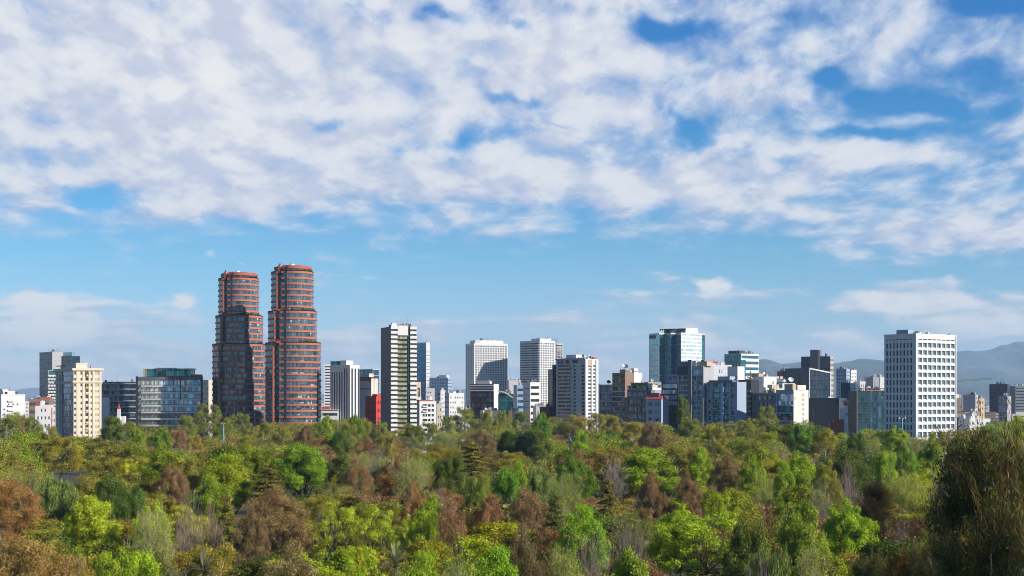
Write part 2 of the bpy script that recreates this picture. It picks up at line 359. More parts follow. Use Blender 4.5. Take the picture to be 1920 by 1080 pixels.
LANDMARKS = []
class Bld:
    """One building. px values place its visible edges: left end, near corner, right end; th turns the front to the right."""
    def __init__(s, name, label, pl, pc, pr, ytop, Y, th, mat, b=None, a=None, cat='building', group=None, landmark=None, H=None):
        t = R(th); s.th = t
        X = wx(pc, Y)
        k = (pr - CX) / FPX; u = (math.cos(t), math.sin(t))
        s.a = a if a else (k * Y - X) / (u[0] - k * u[1])
        k2 = (pl - CX) / FPX; v = (-math.sin(t), math.cos(t))
        s.b = b if b else (k2 * Y - X) / (v[0] - k2 * v[1])
        s.H = H if H else wz(ytop, Y)
        s.root = empty(name, (X, Y, 0), t); tag(s.root, label, cat, group)
        s.poly = [(0, 0), (s.a, 0), (s.a, s.b), (0, s.b)]
        s.wallb = MB(); s.mats = [mat]; s.op = []; s.done = set(); s.z0 = 0.0; s.Y = Y
        if landmark: LANDMARKS.append((pl, pr, landmark))
    def mi(s, mat):
        if mat not in s.mats: s.mats.append(mat)
        return s.mats.index(mat)
    def zpix(s, py): return wz(py, s.Y)
    def fl(s, i):
        p, q = s.poly[i], s.poly[(i + 1) % len(s.poly)]
        return p, q, math.hypot(q[0] - p[0], q[1] - p[1])
    def face(s, i, ops=(), depth=0.25, z1=None, mat=None, poly=None, z0=None):
        """facade i with real openings ops = (s0, s1, z0, z1, glass[, name])"""
        z1 = z1 or s.H; zb = s.z0 if z0 is None else z0
        p, q, L = s.fl(i); s.done.add(i)
        d = ((q[0] - p[0]) / L, (q[1] - p[1]) / L); n = (d[1], -d[0]); ang = math.atan2(d[1], d[0])
        mi = s.mi(mat) if mat else 0
        ops = [o for o in ops if o[1] - o[0] > 0.05 and o[3] - o[2] > 0.05]
        rq = lambda x: round(x, 3)
        xs = sorted({0.0, rq(L)} | {rq(o[0]) for o in ops} | {rq(o[1]) for o in ops})
        zs = sorted({rq(zb), rq(z1)} | {rq(o[2]) for o in ops} | {rq(o[3]) for o in ops})
        xi = {x: k for k, x in enumerate(xs)}; zi = {z: k for k, z in enumerate(zs)}
        hole = [[False] * (len(zs) - 1) for _ in range(len(xs) - 1)]
        for o in ops:
            for a_ in range(xi[rq(o[0])], xi[rq(o[1])]):
                for b_ in range(zi[rq(o[2])], zi[rq(o[3])]): hole[a_][b_] = True
        P = lambda x, z, dep=0.0: (p[0] + d[0] * x - n[0] * dep, p[1] + d[1] * x - n[1] * dep, z)
        for a_ in range(len(xs) - 1):
            b_ = 0
            while b_ < len(zs) - 1:
                if hole[a_][b_]: b_ += 1; continue
                c_ = b_
                while c_ < len(zs) - 1 and not hole[a_][c_]: c_ += 1
                s.wallb.quad(P(xs[a_], zs[b_]), P(xs[a_ + 1], zs[b_]), P(xs[a_ + 1], zs[c_]), P(xs[a_], zs[c_]), mi); b_ = c_
        for o in ops:
            x0, x1, a0, a1 = o[0], o[1], o[2], o[3]; D = depth + 0.02
            s.wallb.quad(P(x0, a0), P(x0, a1), P(x0, a1, D), P(x0, a0, D), mi)
            s.wallb.quad(P(x1, a0, D), P(x1, a1, D), P(x1, a1), P(x1, a0), mi)
            s.wallb.quad(P(x0, a0), P(x0, a0, D), P(x1, a0, D), P(x1, a0), mi)
            s.wallb.quad(P(x0, a1, D), P(x0, a1), P(x1, a1), P(x1, a1, D), mi)
            s.op.append((P(x0, a0, depth), ang, x1 - x0, a1 - a0, o[4], o[5] if len(o) > 5 else 'window'))
    def grid(s, i, nb, nf, wf=0.55, hf=0.5, gl=None, z0=None, z1=None, depth=0.25, m0=0.6, m1=0.6, lo=0.28, mat=None, top=1.0, emit=True, skip=0.0, seed=1, H=None):
        p, q, L = s.fl(i); z0 = 4.0 if z0 is None else z0; z1 = (s.H - top) if z1 is None else z1
        bw = (L - m0 - m1) / nb; fh = (z1 - z0) / nf; ops = []; rg = random.Random(seed)
        for f in range(nf - 1, -1, -1):
            for k in range(nb):
                if rg.random() < skip: continue
                x0 = m0 + k * bw + bw * (1 - wf) / 2; za = z0 + f * fh + fh * lo
                ops.append((x0, x0 + bw * wf, za, za + fh * hf, gl))
        if emit: s.face(i, ops, depth, mat=mat, z1=H)
        return ops
    def ribbon(s, i, nf, hf=0.5, gl=None, z0=None, z1=None, depth=0.3, m0=0.5, m1=0.5, lo=0.3, mat=None, top=1.0, emit=True, parts=1, gap=0.6):
        p, q, L = s.fl(i); z0 = 4.0 if z0 is None else z0; z1 = (s.H - top) if z1 is None else z1
        fh = (z1 - z0) / nf; ops = []
        W = (L - m0 - m1 - gap * (parts - 1)) / parts
        for f in range(nf - 1, -1, -1):
            for k in range(parts):
                x0 = m0 + k * (W + gap)
                ops.append((x0, x0 + W, z0 + f * fh + fh * lo, z0 + f * fh + fh * (lo + hf), gl))
        if emit: s.face(i, ops, depth, mat=mat)
        return ops
    def curtain(s, i, gl, nf=1, m=0.25, z0=2.0, top=0.4, gap=0.3, depth=0.12, mat=None, z1=None, emit=True, parts=1):
        """glazed facade, one glass band per storey between thin slab edges"""
        p, q, L = s.fl(i); z1 = s.H - top if z1 is None else z1
        fh = (z1 - z0) / nf; W = (L - m * (parts + 1)) / parts
        ops = [(m + k * (W + m), m + k * (W + m) + W, z0 + f * fh + gap / 2, z0 + (f + 1) * fh - gap / 2, gl, 'glass_band') for f in range(nf - 1, -1, -1) for k in range(parts)]
        if emit: s.face(i, ops, depth, mat=mat)
        return ops
    def part(s, name, mats, fn):
        b = MB(); fn(b); return b.build(name, mats, s.root)
    def slab(s, name, mat, x0, x1, y0, y1, z0, z1):
        b = MB(); b.box(x0, x1, y0, y1, z0, z1); return b.build(name, mat, s.root)
    def bands(s, name, mat, i, zs, h, out, s0=0.0, s1=None, inn=0.0):
        """projecting slabs on facade i, one part each"""
        p, q, L = s.fl(i); s1 = L if s1 is None else s1
        d = ((q[0] - p[0]) / L, (q[1] - p[1]) / L); ang = math.atan2(d[1], d[0])
        b = MB(); b.box(0, s1 - s0, -out, inn, 0, h); me = b.mesh(name, mat)
        for z in zs: link(name, me, s.root, (p[0] + d[0] * s0, p[1] + d[1] * s0, z), ang)
    def parapet(s, mat, h=1.0, t=0.35, out=0.12):
        b = MB(); P = s.poly; n = len(P)
        cx = sum(p[0] for p in P) / n; cy = sum(p[1] for p in P) / n
        def off(dd):
            r = []
            for i in range(n):
                a_, c_, e_ = P[i - 1], P[i], P[(i + 1) % n]
                n1 = Vector((c_[1] - a_[1], a_[0] - c_[0])).normalized(); n2 = Vector((e_[1] - c_[1], c_[0] - e_[0])).normalized()
                mm = (n1 + n2); mm = mm / max(0.3, mm.dot(n1)) if mm.length > 1e-4 else n1
                r.append((c_[0] + mm[0] * dd, c_[1] + mm[1] * dd))
            return r
        o, q = off(out), off(-t)
        for i in range(n):
            j = (i + 1) % n; z0, z1 = s.H - 0.25, s.H + h
            b.quad((*o[i], z0), (*o[j], z0), (*o[j], z1), (*o[i], z1)); b.quad((*o[i], z1), (*o[j], z1), (*q[j], z1), (*q[i], z1))
            b.quad((*q[j], z0), (*q[i], z0), (*q[i], z1), (*q[j], z1)); b.quad((*o[j], z0), (*o[i], z0), (*q[i], z0), (*q[j], z0))
        return b.build('parapet', mat, s.root)
    def roofstuff(s, seed, n=4, mats=None, big=None, hmax=3.0):
        rg = random.Random(seed); mats = mats or [M_white, M_conc, M_dark, M_steel]; n = int(n * 1.9) + 3
        if big:
            x0, x1, y0, y1, h, m = big
            b = MB(); b.box(s.a * x0, s.a * x1, s.b * y0, s.b * y1, s.H + .02, s.H + h); ho = b.build('roof_house', m, s.root)
            b = MB(); b.box(s.a * x0 - .25, s.a * x1 + .25, s.b * y0 - .25, s.b * y1 + .25, s.H + h + .002, s.H + h + .3); b.build('roof_slab', m, ho)
        for k in range(n):
            x, y = rg.uniform(.12, .85) * s.a, rg.uniform(.12, .6) * s.b; r = rg.random(); m = rg.choice(mats)
            b = MB()
            if r < .35:
                q = rg.uniform(.6, 1.1); b.tube((x, y, s.H + .3), (x, y, s.H + .3 + q * 2), q, q, 10)
                ho = b.build('water_tank', m, s.root); b = MB(); b.tube((x, y, s.H + .302 + q * 2), (x, y, s.H + .5 + q * 2.3), q, q * .35, 10); b.build('tank_lid', m, ho)
                b = MB(); b.box(x - q * .7, x + q * .7, y - q * .7, y + q * .7, s.H + .01, s.H + .298); b.build('tank_stand', M_dark, ho)
            elif r < .75:
                a_, c_, h = rg.uniform(.8, 2.6), rg.uniform(.8, 2.6), rg.uniform(.7, hmax)
                b.box(x, x + a_, y, y + c_, s.H + .02, s.H + h); b.box(x + .2, x + a_ - .2, y + .2, y + c_ - .2, s.H + h, s.H + h + .25)
                b.build('roof_unit', m, s.root)
            else:
                h = rg.uniform(3, 7); b.tube((x, y, s.H), (x, y, s.H + h), .09, .05, 5)
                ho = b.build('antenna', M_dark, s.root); b = MB()
                for q in (.6, .8, .95): b.box(x - .6 * (1.2 - q), x + .6 * (1.2 - q), y - .12, y - .1, s.H + h * q, s.H + h * q + .08)
                b.build('crossbar', M_dark, ho)
    def dish(s, x, y, z, r=1.3, az=-40, mat=None):
        b = MB(); A = R(az); ax = Vector((math.sin(A) * .8, -math.cos(A) * .8, .6)).normalized(); u = ax.orthogonal().normalized(); v = ax.cross(u)
        c = Vector((x, y, z + r * 1.1)); n = 12; prev = None
        for k in range(5):
            rr = r * k / 4; dep = rr * rr / r * .38
            ring = [c + (u * math.cos(2 * math.pi * q / n) + v * math.sin(2 * math.pi * q / n)) * rr + ax * dep for q in range(n)]
            if prev:
                for q in range(n): b.quad(prev[q], prev[(q + 1) % n], ring[(q + 1) % n], ring[q])
            prev = ring
        ho = b.build('satellite_dish', mat or M_white, s.root); b = MB(); b.tube((x, y, z), c - ax * .05, .14, .14, 6); b.build('dish_mount', M_steel, ho)
        b = MB(); b.tube(c + ax * .05, c + ax * r * .8, .05, .04, 4); b.build('feed_arm', M_dark, ho)
    def sign(s, txt, i, s0, z, size, mat, out=0.2, shear=0.0, sx=1.0, name='sign', ext=0.1):
        cu = bpy.data.curves.new('sign', 'FONT'); cu.body = txt; cu.size = size; cu.extrude = ext; cu.shear = shear; cu.resolution_u = 3
        to = bpy.data.objects.new('sign', cu); COL.objects.link(to)
        bpy.context.view_layer.update()
        me = bpy.data.meshes.new_from_object(to.evaluated_get(bpy.context.evaluated_depsgraph_get())); bpy.data.objects.remove(to)
        me.materials.clear(); me.materials.append(mat)
        p, q, L = s.fl(i); d = ((q[0] - p[0]) / L, (q[1] - p[1]) / L); n = (d[1], -d[0])
        o = link(name, me, s.root, (p[0] + d[0] * s0 + n[0] * out, p[1] + d[1] * s0 + n[1] * out, z))
        o.rotation_euler = (R(90), 0, math.atan2(d[1], d[0])); o.scale = (sx, 1, 1)
        return o
    def finish(s, roof=True, cap=100):
        for i in range(len(s.poly)):
            if i not in s.done: s.face(i)
        if roof: s.wallb.poly([(p[0], p[1], s.H) for p in s.poly])
        s.wallb.build('wall', s.mats, s.root)
        s.op.sort(key=lambda o: -o[2] * o[3])
        ones, rest = s.op[:cap], s.op[cap:]
        for (loc, ang, w_, h_, gl, nm) in ones: link(nm, pane(w_, h_, gl), s.root, loc, ang)
        if rest:
            ms = []
            for o in rest:
                if o[4] not in ms: ms.append(o[4])
            b = MB()
            for (loc, ang, w_, h_, gl, nm) in rest:
                c_, s_ = math.cos(ang), math.sin(ang); e = .02
                T = lambda x, z: (loc[0] + c_ * x, loc[1] + s_ * x, loc[2] + z)
                ux = (loc[0] * 3.7 + loc[1] * 1.9) // 1 * 7.0
                b.quad(T(-e, -e), T(w_ + e, -e), T(w_ + e, h_ + e), T(-e, h_ + e), ms.index(gl), [(ux, loc[2]), (ux + w_, loc[2]), (ux + w_, loc[2] + h_), (ux, loc[2] + h_)])
            tag(b.build('window', ms, s.root), kind='stuff')
        return s

M_white = wall('white_paint', (.60, .59, .57), var=.14, streak=.6)
M_conc = wall('concrete', (.36, .35, .34))
M_dark = plain('dark_metal', (.045, .047, .052), .5)
M_steel = plain('steel', (.35, .36, .38), .35, .7)
M_red = plain('red_paint', (.50, .05, .035))
M_rail = plain('rail_grey', (.25, .26, .27), .5)
M_leafpot = plain('planter_green', (.06, .13, .02), .9)
# ------------------------------------------------------------------ facade materials
G_dark = glass('glass_dark', (.010, .014, .020), (.045, .060, .075), met=0.0, curtain=.18)
G_grey = glass('glass_grey', (.04, .055, .06), (.17, .21, .22), curtain=.25, cw=1.2)
G_apt = glass('glass_apartment', (.012, .018, .022), (.06, .075, .08), curtain=.32, cw=.9, ccol=(.5, .48, .44))
G_small = glass('glass_small', (.020, .032, .042), (.085, .12, .15), curtain=.25, cw=1.1, ch=9)
G_tower = glass('glass_tower', (.012, .028, .040), (.11, .165, .20), curtain=.22, cw=1.25, ch=3.7, ccol=(.38, .42, .42), lw=.10, line=(.02, .02, .025), jit=.07)
G_blue = glass('glass_blue', (.03, .10, .19), (.07, .20, .33), met=.55, cw=2.0, ch=3.8, lh=.10, line=(.03, .09, .16), curtain=0, jit=.03)
G_paleblue = glass('glass_pale_blue', (.18, .32, .38), (.30, .45, .50), met=.65, cw=1.6, ch=4.0, lh=.06, line=(.30, .38, .40), curtain=.02, jit=.02, rough=.14)
G_teal = glass('glass_teal', (.02, .12, .15), (.05, .24, .27), met=.55, cw=1.8, ch=3.8, lh=.08, line=(.02, .06, .07), curtain=.02, jit=.06)
G_deepblue = glass('glass_deep_blue', (.012, .06, .11), (.03, .13, .21), met=.5, cw=1.8, ch=3.8, lh=.05, line=(.01, .03, .05), curtain=0, jit=.05)
G_navy = glass('glass_navy', (.008, .016, .030), (.025, .05, .085), met=.25, cw=1.8, ch=3.6, lh=.07, line=(.006, .01, .016), curtain=.03, jit=.06)
G_palerefl = glass('glass_pale_reflection', (.26, .36, .40), (.74, .80, .80), met=.25, cw=1.6, ch=3.4, lw=.05, line=(.1, .12, .13), curtain=.03, jit=.16, rough=.03, floorvar=.65)  # pale sky reflection is put into the pane colour, not only mirrored
G_gold = glass('glass_gold', (.20, .19, .10), (.46, .44, .24), met=.25, cw=1.5, ch=2.83, lw=.08, lh=.34, line=(.03, .03, .025), curtain=.08, ccol=(.62, .50, .28), jit=.10)
G_amber = glass('glass_amber', (.03, .022, .012), (.42, .32, .14), met=.55, cw=1.1, ch=3.2, curtain=.15, ccol=(.6, .5, .3), jit=.3, line=(.01, .01, .01))
G_green = glass('glass_sea_green', (.01, .10, .11), (.02, .20, .20), met=.5, cw=1.7, ch=2.6, lh=.12, line=(.01, .05, .06), curtain=0, jit=.05)
G_blinds = glass('glass_blinds', (.03, .04, .045), (.16, .15, .12), curtain=.4, cw=1.0, ccol=(.50, .36, .20), line=(.02, .02, .02))

G_busy = glass('glass_busy', (.014, .028, .038), (.36, .42, .44), met=.25, curtain=.30, cw=1.2, ch=3.3, ccol=(.34, .33, .30), jit=.3, line=(.02, .022, .025), floorvar=.4)  # light pane tones paint scattered reflection patches into the glass colour
G_bluewin = glass('glass_blue_window', (.045, .085, .11), (.16, .25, .29), curtain=.15, cw=1.3, ch=9, ccol=(.30, .34, .36))
G_ink = glass('glass_ink', (.005, .018, .036), (.014, .044, .075), cw=2.0, ch=3.7, lh=.05, line=(.006, .012, .02), curtain=.02, spec=.35, jit=.04, rough=.12)
W_cream = wall('cream_stone', (.60, .50, .375), var=.10)
W_beige = wall('beige_stone', (.50, .45, .37), var=.10)
W_brick = wall('brick_red', (.41, .118, .064), var=.10, streak=.5)
W_brickdark = wall('brick_dark_red', (.36, .085, .05), var=.1)
W_white2 = wall('white_wall', (.58, .57, .56), var=.12)
W_panel = wall('white_panels', (.56, .58, .60), var=.05, joint=(1.9, 2.2, .25))
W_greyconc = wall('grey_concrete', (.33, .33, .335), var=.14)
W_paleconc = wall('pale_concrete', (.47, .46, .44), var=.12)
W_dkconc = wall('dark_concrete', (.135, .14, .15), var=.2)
W_brown = wall('brown_stone', (.20, .135, .095), var=.14)
W_navy = wall('navy_panels', (.020, .026, .048), var=.10, rough=.55, joint=(3.3, 2.83, .35, (.10, .11, .14)))
W_slate = wall('slate_panels', (.030, .041, .058), var=.10, rough=.4, joint=(3.0, 3.6, .35, (.10, .11, .12)))
W_blackgrid = wall('black_frame', (.02, .021, .024), var=.15, rough=.5)
W_red = wall('red_paint_wall', (.46, .035, .028), var=.10)
W_maroon = wall('maroon_wall', (.12, .014, .018), var=.12)
W_tan = wall('tan_wall', (.42, .33, .22), var=.12)
W_bluegrey = wall('blue_grey_wall', (.27, .33, .42), var=.08)
W_roofred = plain('roof_tile_red', (.36, .06, .045), .8)
W_ochre = wall('ochre_wall', (.58, .44, .24), var=.1)

# ------------------------------------------------------------------ twin brick towers
ARC = [(0.10 + .93 * math.cos(R(a)), .93 * math.sin(R(a))) for a in range(-101, -40, 8)]
FOOT = [(-1, .40), (-1, .04), (-.645, -.50), (-.64, -.70), (-.53, -.72), (-.53, -.50), (-.37, -.50), (-.36, -.80), (-.08, -.85)] + ARC + \
       [(.80, -.56), (.93, -.44), (1.0, -.28), (1.0, .40), (.82, .70), (.42, .92), (-.1, .97), (-.55, .85), (-.85, .65)]
def twin_tower(label, cpx, Y, tops, halfs, lean, seed):
    rg = random.Random(seed)
    X = wx(cpx, Y); root = empty('tower_block', (X, Y, 0)); tag(root, label, 'tower', 'twin brick apartment towers')
    FH = 3.72; zs = [wz(t, Y) for t in tops]; hw = [h / FPX * Y for h in halfs]; lx = [l / FPX * Y for l in lean]
    z = 0.4
    def fp(k, sc): return [(lx[k] + p[0] * hw[k] * sc, p[1] * hw[0 if k < 2 else 1] * sc * .92) for p in FOOT]
    n0 = 0
    for k in range(4):
        nf = max(1, round((zs[k] - z) / FH)); fh = (zs[k] - z) / nf
        wb = MB()
        big, small = fp(k, 1.0), fp(k, 1.0 - .40 / hw[k])
        for f in range(nf):
            za = z + f * fh
            sp = 1.18
            wb.prism(big, za, za + sp)
            if k == 3 and f == nf - 1: top = 1.15
            else: top = 0
            b = MB(); b.prism(small, za + sp, za + fh - top, caps=False); b.build('window_band', G_tower, root)
        wb.prism(big, z + nf * fh - (1.15 if k == 3 else 0), z + nf * fh + (.75 if k == 3 else 1.25))
        wb.build('wall', W_brick if k < 3 else W_brickdark, root)
        # brick pier that runs up the recess
        b = MB(); q = hw[k]; yy = hw[0 if k < 2 else 1] * .92
        b.box(lx[k] - .595 * q, lx[k] - .56 * q, -.735 * yy - .1, -.60 * yy, z + 1.3, zs[k] - 1.0); b.build('pier', W_brick, root)
        z = z + nf * fh + .001
        if k < 3:
            # terrace rail and planting where the tower steps back
            b = MB(); pts = [p for p in fp(k, .985)]
            for i in range(len(pts)):
                a_, c_ = pts[i], pts[(i + 1) % len(pts)]
                b.quad((*a_, z + 1.25), (*c_, z + 1.25), (*c_, z + 1.95), (*a_, z + 1.95))
            b.build('terrace_rail', G_tower, root)
            for q in range(9):
                i = rg.choice(range(11, 20)); a_ = fp(k, .93)[i]
                b = MB()
                for c in range(26):
                    p = Vector((a_[0] + rg.uniform(-1, 1), a_[1] + rg.uniform(-.5, .5), z + 1.2 + rg.uniform(.1, 1.6)))
                    u = Vector((rg.uniform(-1, 1), rg.uniform(-1, 1), rg.uniform(-1, 1))) * .45; v = Vector((rg.uniform(-1, 1), rg.uniform(-1, 1), rg.uniform(-1, 1))) * .45
                    b.quad(p - u, p - v, p + u, p + v)
                b.build('terrace_plant', M_leafpot, root)
            b = MB(); b.box(lx[k] - .46 * hw[k], lx[k] - .30 * hw[k], -.74 * hw[k], -.60 * hw[k], z + 1.1, z + 2.6); b.build('awning', M_red, root)
    H = zs[3] + .75
    for (x, r, l, an) in ((-.72, .28, 3.2, .8), (-.66, .2, 2.6, .7), (-.12, .26, 3.0, 1.1)):
        b = MB(); b.tube((x * hw[3], -.4 * hw[3], H - .3), (x * hw[3] + l * .6 * an, -.4 * hw[3], H + l * .62), r, r, 6); b.build('window_crane', M_dark, root)
    b = MB()
    for q in range(6):
        a0, a1 = math.pi / 2 * q / 6, math.pi / 2 * (q + 1) / 6
        b.tube((.05 * hw[3], -.3 * hw[3], H + 1.9 * math.sin(a0)), (.05 * hw[3], -.3 * hw[3], H + 1.9 * math.sin(a1)), 2.1 * math.cos(a0), max(.02, 2.1 * math.cos(a1)), 12, caps=False)
    b.build('roof_dome', M_white, root)
    b = MB(); b.box(-.5 * hw[3], .5 * hw[3], -.2 * hw[3], .5 * hw[3], H, H + 1.1); b.build('roof_house', W_brickdark, root)
twin_tower('left tower of the brick-red banded pair, the lower one, half in its neighbour\'s shadow', 446, 946, (650, 597, 527, 515.5), (49, 44, 37.5, 33.5), (0, 1, 0, 1), 4)
twin_tower('right tower of the brick-red banded pair, the taller one, sunlit on its rounded side', 548, 900, (648, 589, 515, 503), (52, 45.5, 39.5, 34.5), (0, -1, -1, 0), 9)
LANDMARKS.append((397, 497, 'left brick tower')); LANDMARKS.append((497, 600, 'right brick tower'))

# ------------------------------------------------------------------ black and white striped tower
b = Bld('tower_block', 'slim tower of white balcony stripes around a green-gold glass strip, dark flank', 714, 732.5, 781, 612, 868, 20, W_navy, landmark='striped tower')
L = b.a; FH = 2.83; nf = int((b.H - 3) / FH); z0 = b.H - nf * FH
ops = []
for f in range(nf):
    za = z0 + f * FH
    for (u0, u1) in ((.02, .25), (.755, .985)): ops.append((u0 * L, u1 * L, za + .1, za + FH - 1.55, G_blinds))
for f in range(nf - 2): ops.append((.275 * L, .66 * L, z0 + f * FH + .05, z0 + f * FH + FH - .05, G_gold, 'glass_band'))
ops.append((.675 * L, .74 * L, 2, b.H - 1.5, G_navy, 'recess_glass'))
b.face(0, ops, .5, mat=W_blackgrid)
b.bands('balcony', M_white, 0, [z0 + f * FH + FH - 1.6 for f in range(nf)], 1.62, .75, .0 * L, .255 * L)
b.bands('balcony', M_white, 0, [z0 + f * FH + FH - 1.6 for f in range(nf)], 1.62, .75, .745 * L, 1.0 * L)
b.slab('crown_panel', M_white, .262 * L, .66 * L, -.7, -.1, b.H - 2 * FH + .3, b.H + .6)
b.part('crown_gable', M_white, lambda m: (m.prism([(0.02 * L, -.72), (.25 * L, -.72), (.25 * L, 3), (.02 * L, 3)], b.H + .03, b.H + 1.3), m.prism([(.05 * L, -.5), (.2 * L, -.5), (.2 * L, 2), (.05 * L, 2)], b.H + 1.301, b.H + 2.1)))
b.slab('roof_beam', W_brown, .26 * L, .70 * L, .4, 1.2, b.H + .7, b.H + 1.3)
b.roofstuff(3, 3, big=(.2, .6, .3, .7, 1.4, M_dark)); b.finish()

# ------------------------------------------------------------------ white tower with a deep grid of square windows
b = Bld('office_tower', 'white concrete tower at right with deep square windows in an even grid', 1658, 1717, 1792, 628, 800, 37, M_white, landmark='white grid tower')
FH = 14.02 / FPX * 800; nf = 14; z1 = wz(640, 800)
for i, m0, m1, wf in ((0, 1.9, .7, .84), (3, .7, 2.0, .50)):
    ops = b.grid(i, 8, nf, wf, .70, G_bluewin if i == 0 else G_dark, z1 - nf * FH, z1, .85, m0, m1, .14, emit=False)
    p, q, Lf = b.fl(i); bw = (Lf - m0 - m1) / 8
    slots = [(m0 + k * bw + .35, m0 + k * bw + bw - .25, z1 + 1.0, z1 + 1.55, G_dark) for k in range(8)]
    ops = [o[:5] for o in ops]
    b.face(i, ops + slots, .85)
    sill = MB(); sill.quad((0, -.0, 0), (bw * wf, 0, 0), (bw * wf - .55, 0.84, .55), (.1, 0.84, .55)); sill.poly([(bw * wf - .02, .01, 0), (bw * wf - .02, .84, 0), (bw * wf - .57, .84, .56)]); 
    me = sill.mesh('window_sill', M_white)
    if i == 0:
        for o in ops[:96]: link('window_sill', me, b.root, (p[0] + o[0], p[1] + .004, o[2] + .004))
b.slab('corner_fin', M_white, -.35, .5, -.45, .5, 2, b.H + .9)
b.slab('corner_fin', M_white, b.a - .3, b.a + .3, -.3, .3, 2, b.H + .9)
b.slab('roof_house', W_bluegrey, .3, 5, b.b * .25, b.b * .62, b.H + .02, b.H + 3.2)
rg = random.Random(5)
for k in range(16):
    x, y = rg.uniform(1, b.a * .55), rg.uniform(1, b.b * .5); hh = rg.uniform(.8, 2.6)
    b.slab('roof_unit', rg.choice([M_white, M_steel, M_dark, W_paleconc]), x, x + rg.uniform(.7, 2.2), y, y + rg.uniform(.7, 2), b.H + .02, b.H + hh)
for k in range(3): b.part('roof_pipe', M_dark, lambda m: m.tube((b.a * .84 + k * .6, 1, b.H), (b.a * .84 + k * .6, 1, b.H + 1.6), .25, .25, 6))
b.parapet(M_white, .9); b.finish()

# ------------------------------------------------------------------ left group
b = Bld('glass_tower', 'dark blue glass slab tower with a grey concrete core at far left', 74, 98, 118, 661, 1700, 40, W_greyconc, landmark='dark blue slab tower')
b.curtain(3, G_ink, 16, parts=1, gap=.15, m=.3); b.grid(0, 2, 16, .1, .2, G_dark)
b.roofstuff(2, 5, hmax=4); b.parapet(W_greyconc, 1); b.finish()
b = Bld('glass_tower', 'dark glazed tower top rising behind the cream ornate tower', 115, 134, 150, 667, 1500, 42, W_slate)
b.curtain(3, G_ink, 18); b.curtain(0, G_ink, 18); b.slab('roof_screen', G_paleblue, 1, b.a * .5, 1, b.b * .9, b.H + .02, b.H + 4); b.finish()
b = Bld('apartment_tower', 'white tower with wavy scalloped balconies and a teal top floor', 84, 90, 106, 694, 1350, 8, M_white, b=14)
L = b.a; fh = 3.0; nf = int((b.H - 8) / fh)
b.face(0, [(.3 + (k % 2) * .2, L - .3, b.H - 5 - (f + 1) * fh + .2, b.H - 5 - (f + 1) * fh + 1.3, G_dark) for f in range(nf) for k in (0,)] + [(.2, L - .2, b.H - 4.4, b.H - .4, G_teal)], .5)
for f in range(nf):
    m = MB()
    for k in range(6):
        x0, x1 = L * k / 6, L * (k + 1) / 6; yo = -1.1 if (k + f) % 2 else -.35
        m.prism([(x0, 0), (x0 + .1, yo), (x1 - .1, yo), (x1, 0)], 0, 1.5)
    m.build('balcony', M_white, b.root, (0, 0, b.H - 5 - (f + 1) * fh + 1.35))
b.grid(3, 3, nf, .4, .4, G_dark); b.finish()

# cream ornate tower
Y = 872
b = Bld('apartment_tower', 'cream stone tower with heavy cornices and a dark blue glass bay', 104, 138, 190, 690, Y, 33, W_cream, landmark='cream ornate tower')
L = b.a; FH = 11.15 / FPX * Y; zt = wz(694, Y); nf = int((zt - 4) / FH)
ops = []
for f in range(nf):
    za = zt - (f + 1) * FH
    for u0, u1, g_ in ((.02, .085, G_small), (.245, .305, G_small), (.42, .52, G_apt), (.61, .655, G_small), (.79, .82, G_small), (.865, .90, G_small)): ops.append((u0 * L, u1 * L, za + .9, za + (2.5 if u1 - u0 < .09 else 3.0), g_))
b.face(0, ops, .45)
Lb = b.b; ops = [(.36 * Lb, .97 * Lb, za_, za_ + FH - .1, G_deepblue, 'glass_band') for za_ in [zt - (f + 1) * FH for f in range(nf)]]
ops += [(.10 * Lb, .14 * Lb, zt - (f + 1) * FH + .8, zt - (f + 1) * FH + 2.6, G_dark) for f in range(nf)]
b.face(3, ops, .35, mat=W_beige)
b.part('corner_pier', W_cream, lambda m: m.tube((-.5, b.b * .72, 0), (-.5, b.b * .72, wz(702, Y)), .75, .75, 10))
for u0, u1 in ((.12, .22), (.33, .40), (.54, .60), (.68, .76), (.95, 1.0)): b.slab('pilaster', W_cream, u0 * L, u1 * L, -.38, -.003, 0, zt + .2)
for nm, py, h, out in (('cornice', 690.3, 1.25, 1.1), ('cornice', 693.0, .9, .65), ('string_course', 714.5, .8, .75), ('string_course', 717, .6, .5)):
    z = wz(py, Y); b.slab(nm, W_cream, -out, L + out, -out, b.b + out, z - h, z)
for f in range(nf):
    if f % 3 != 1: b.slab('balcony', W_cream, .415 * L, .525 * L, -.9, -.39, zt - (f + 1) * FH + .1, zt - (f + 1) * FH + 1.15)
for f in (0, 2):
    m = MB(); rg = random.Random(f)
    for c in range(90):
        p = Vector((L * rg.uniform(.42, .53), -.95 + rg.uniform(-.25, .2), zt - (f + 1) * FH + rg.uniform(.6, 3))); u = Vector((rg.uniform(-1, 1), rg.uniform(-1, 1), rg.uniform(-1, 1))) * .35; v = Vector((rg.uniform(-1, 1), rg.uniform(-1, 1), rg.uniform(-1, 1))) * .35
        m.quad(p - u, p - v, p + u, p + v)
    m.build('hanging_plant', plain('plant_yellow_green', (.22, .26, .02), .9), b.root)
b.slab('roof_house', W_cream, .1 * L, .5 * L, .5, b.b * .6, b.H + .02, b.H + 2.6); b.slab('roof_cornice', W_cream, .08 * L, .52 * L, .2, b.b * .64, b.H + 2.602, b.H + 3.2)
b.slab('roof_pergola', M_dark, .0, .2 * L, b.b * .65, b.b * .98, b.H + 1.6, b.H + 2.1)
for x in (.01, .17): b.part('pergola_post', W_cream, lambda m: m.tube((x * L, b.b * .7, b.H), (x * L, b.b * .7, b.H + 1.6), .3, .3, 6))
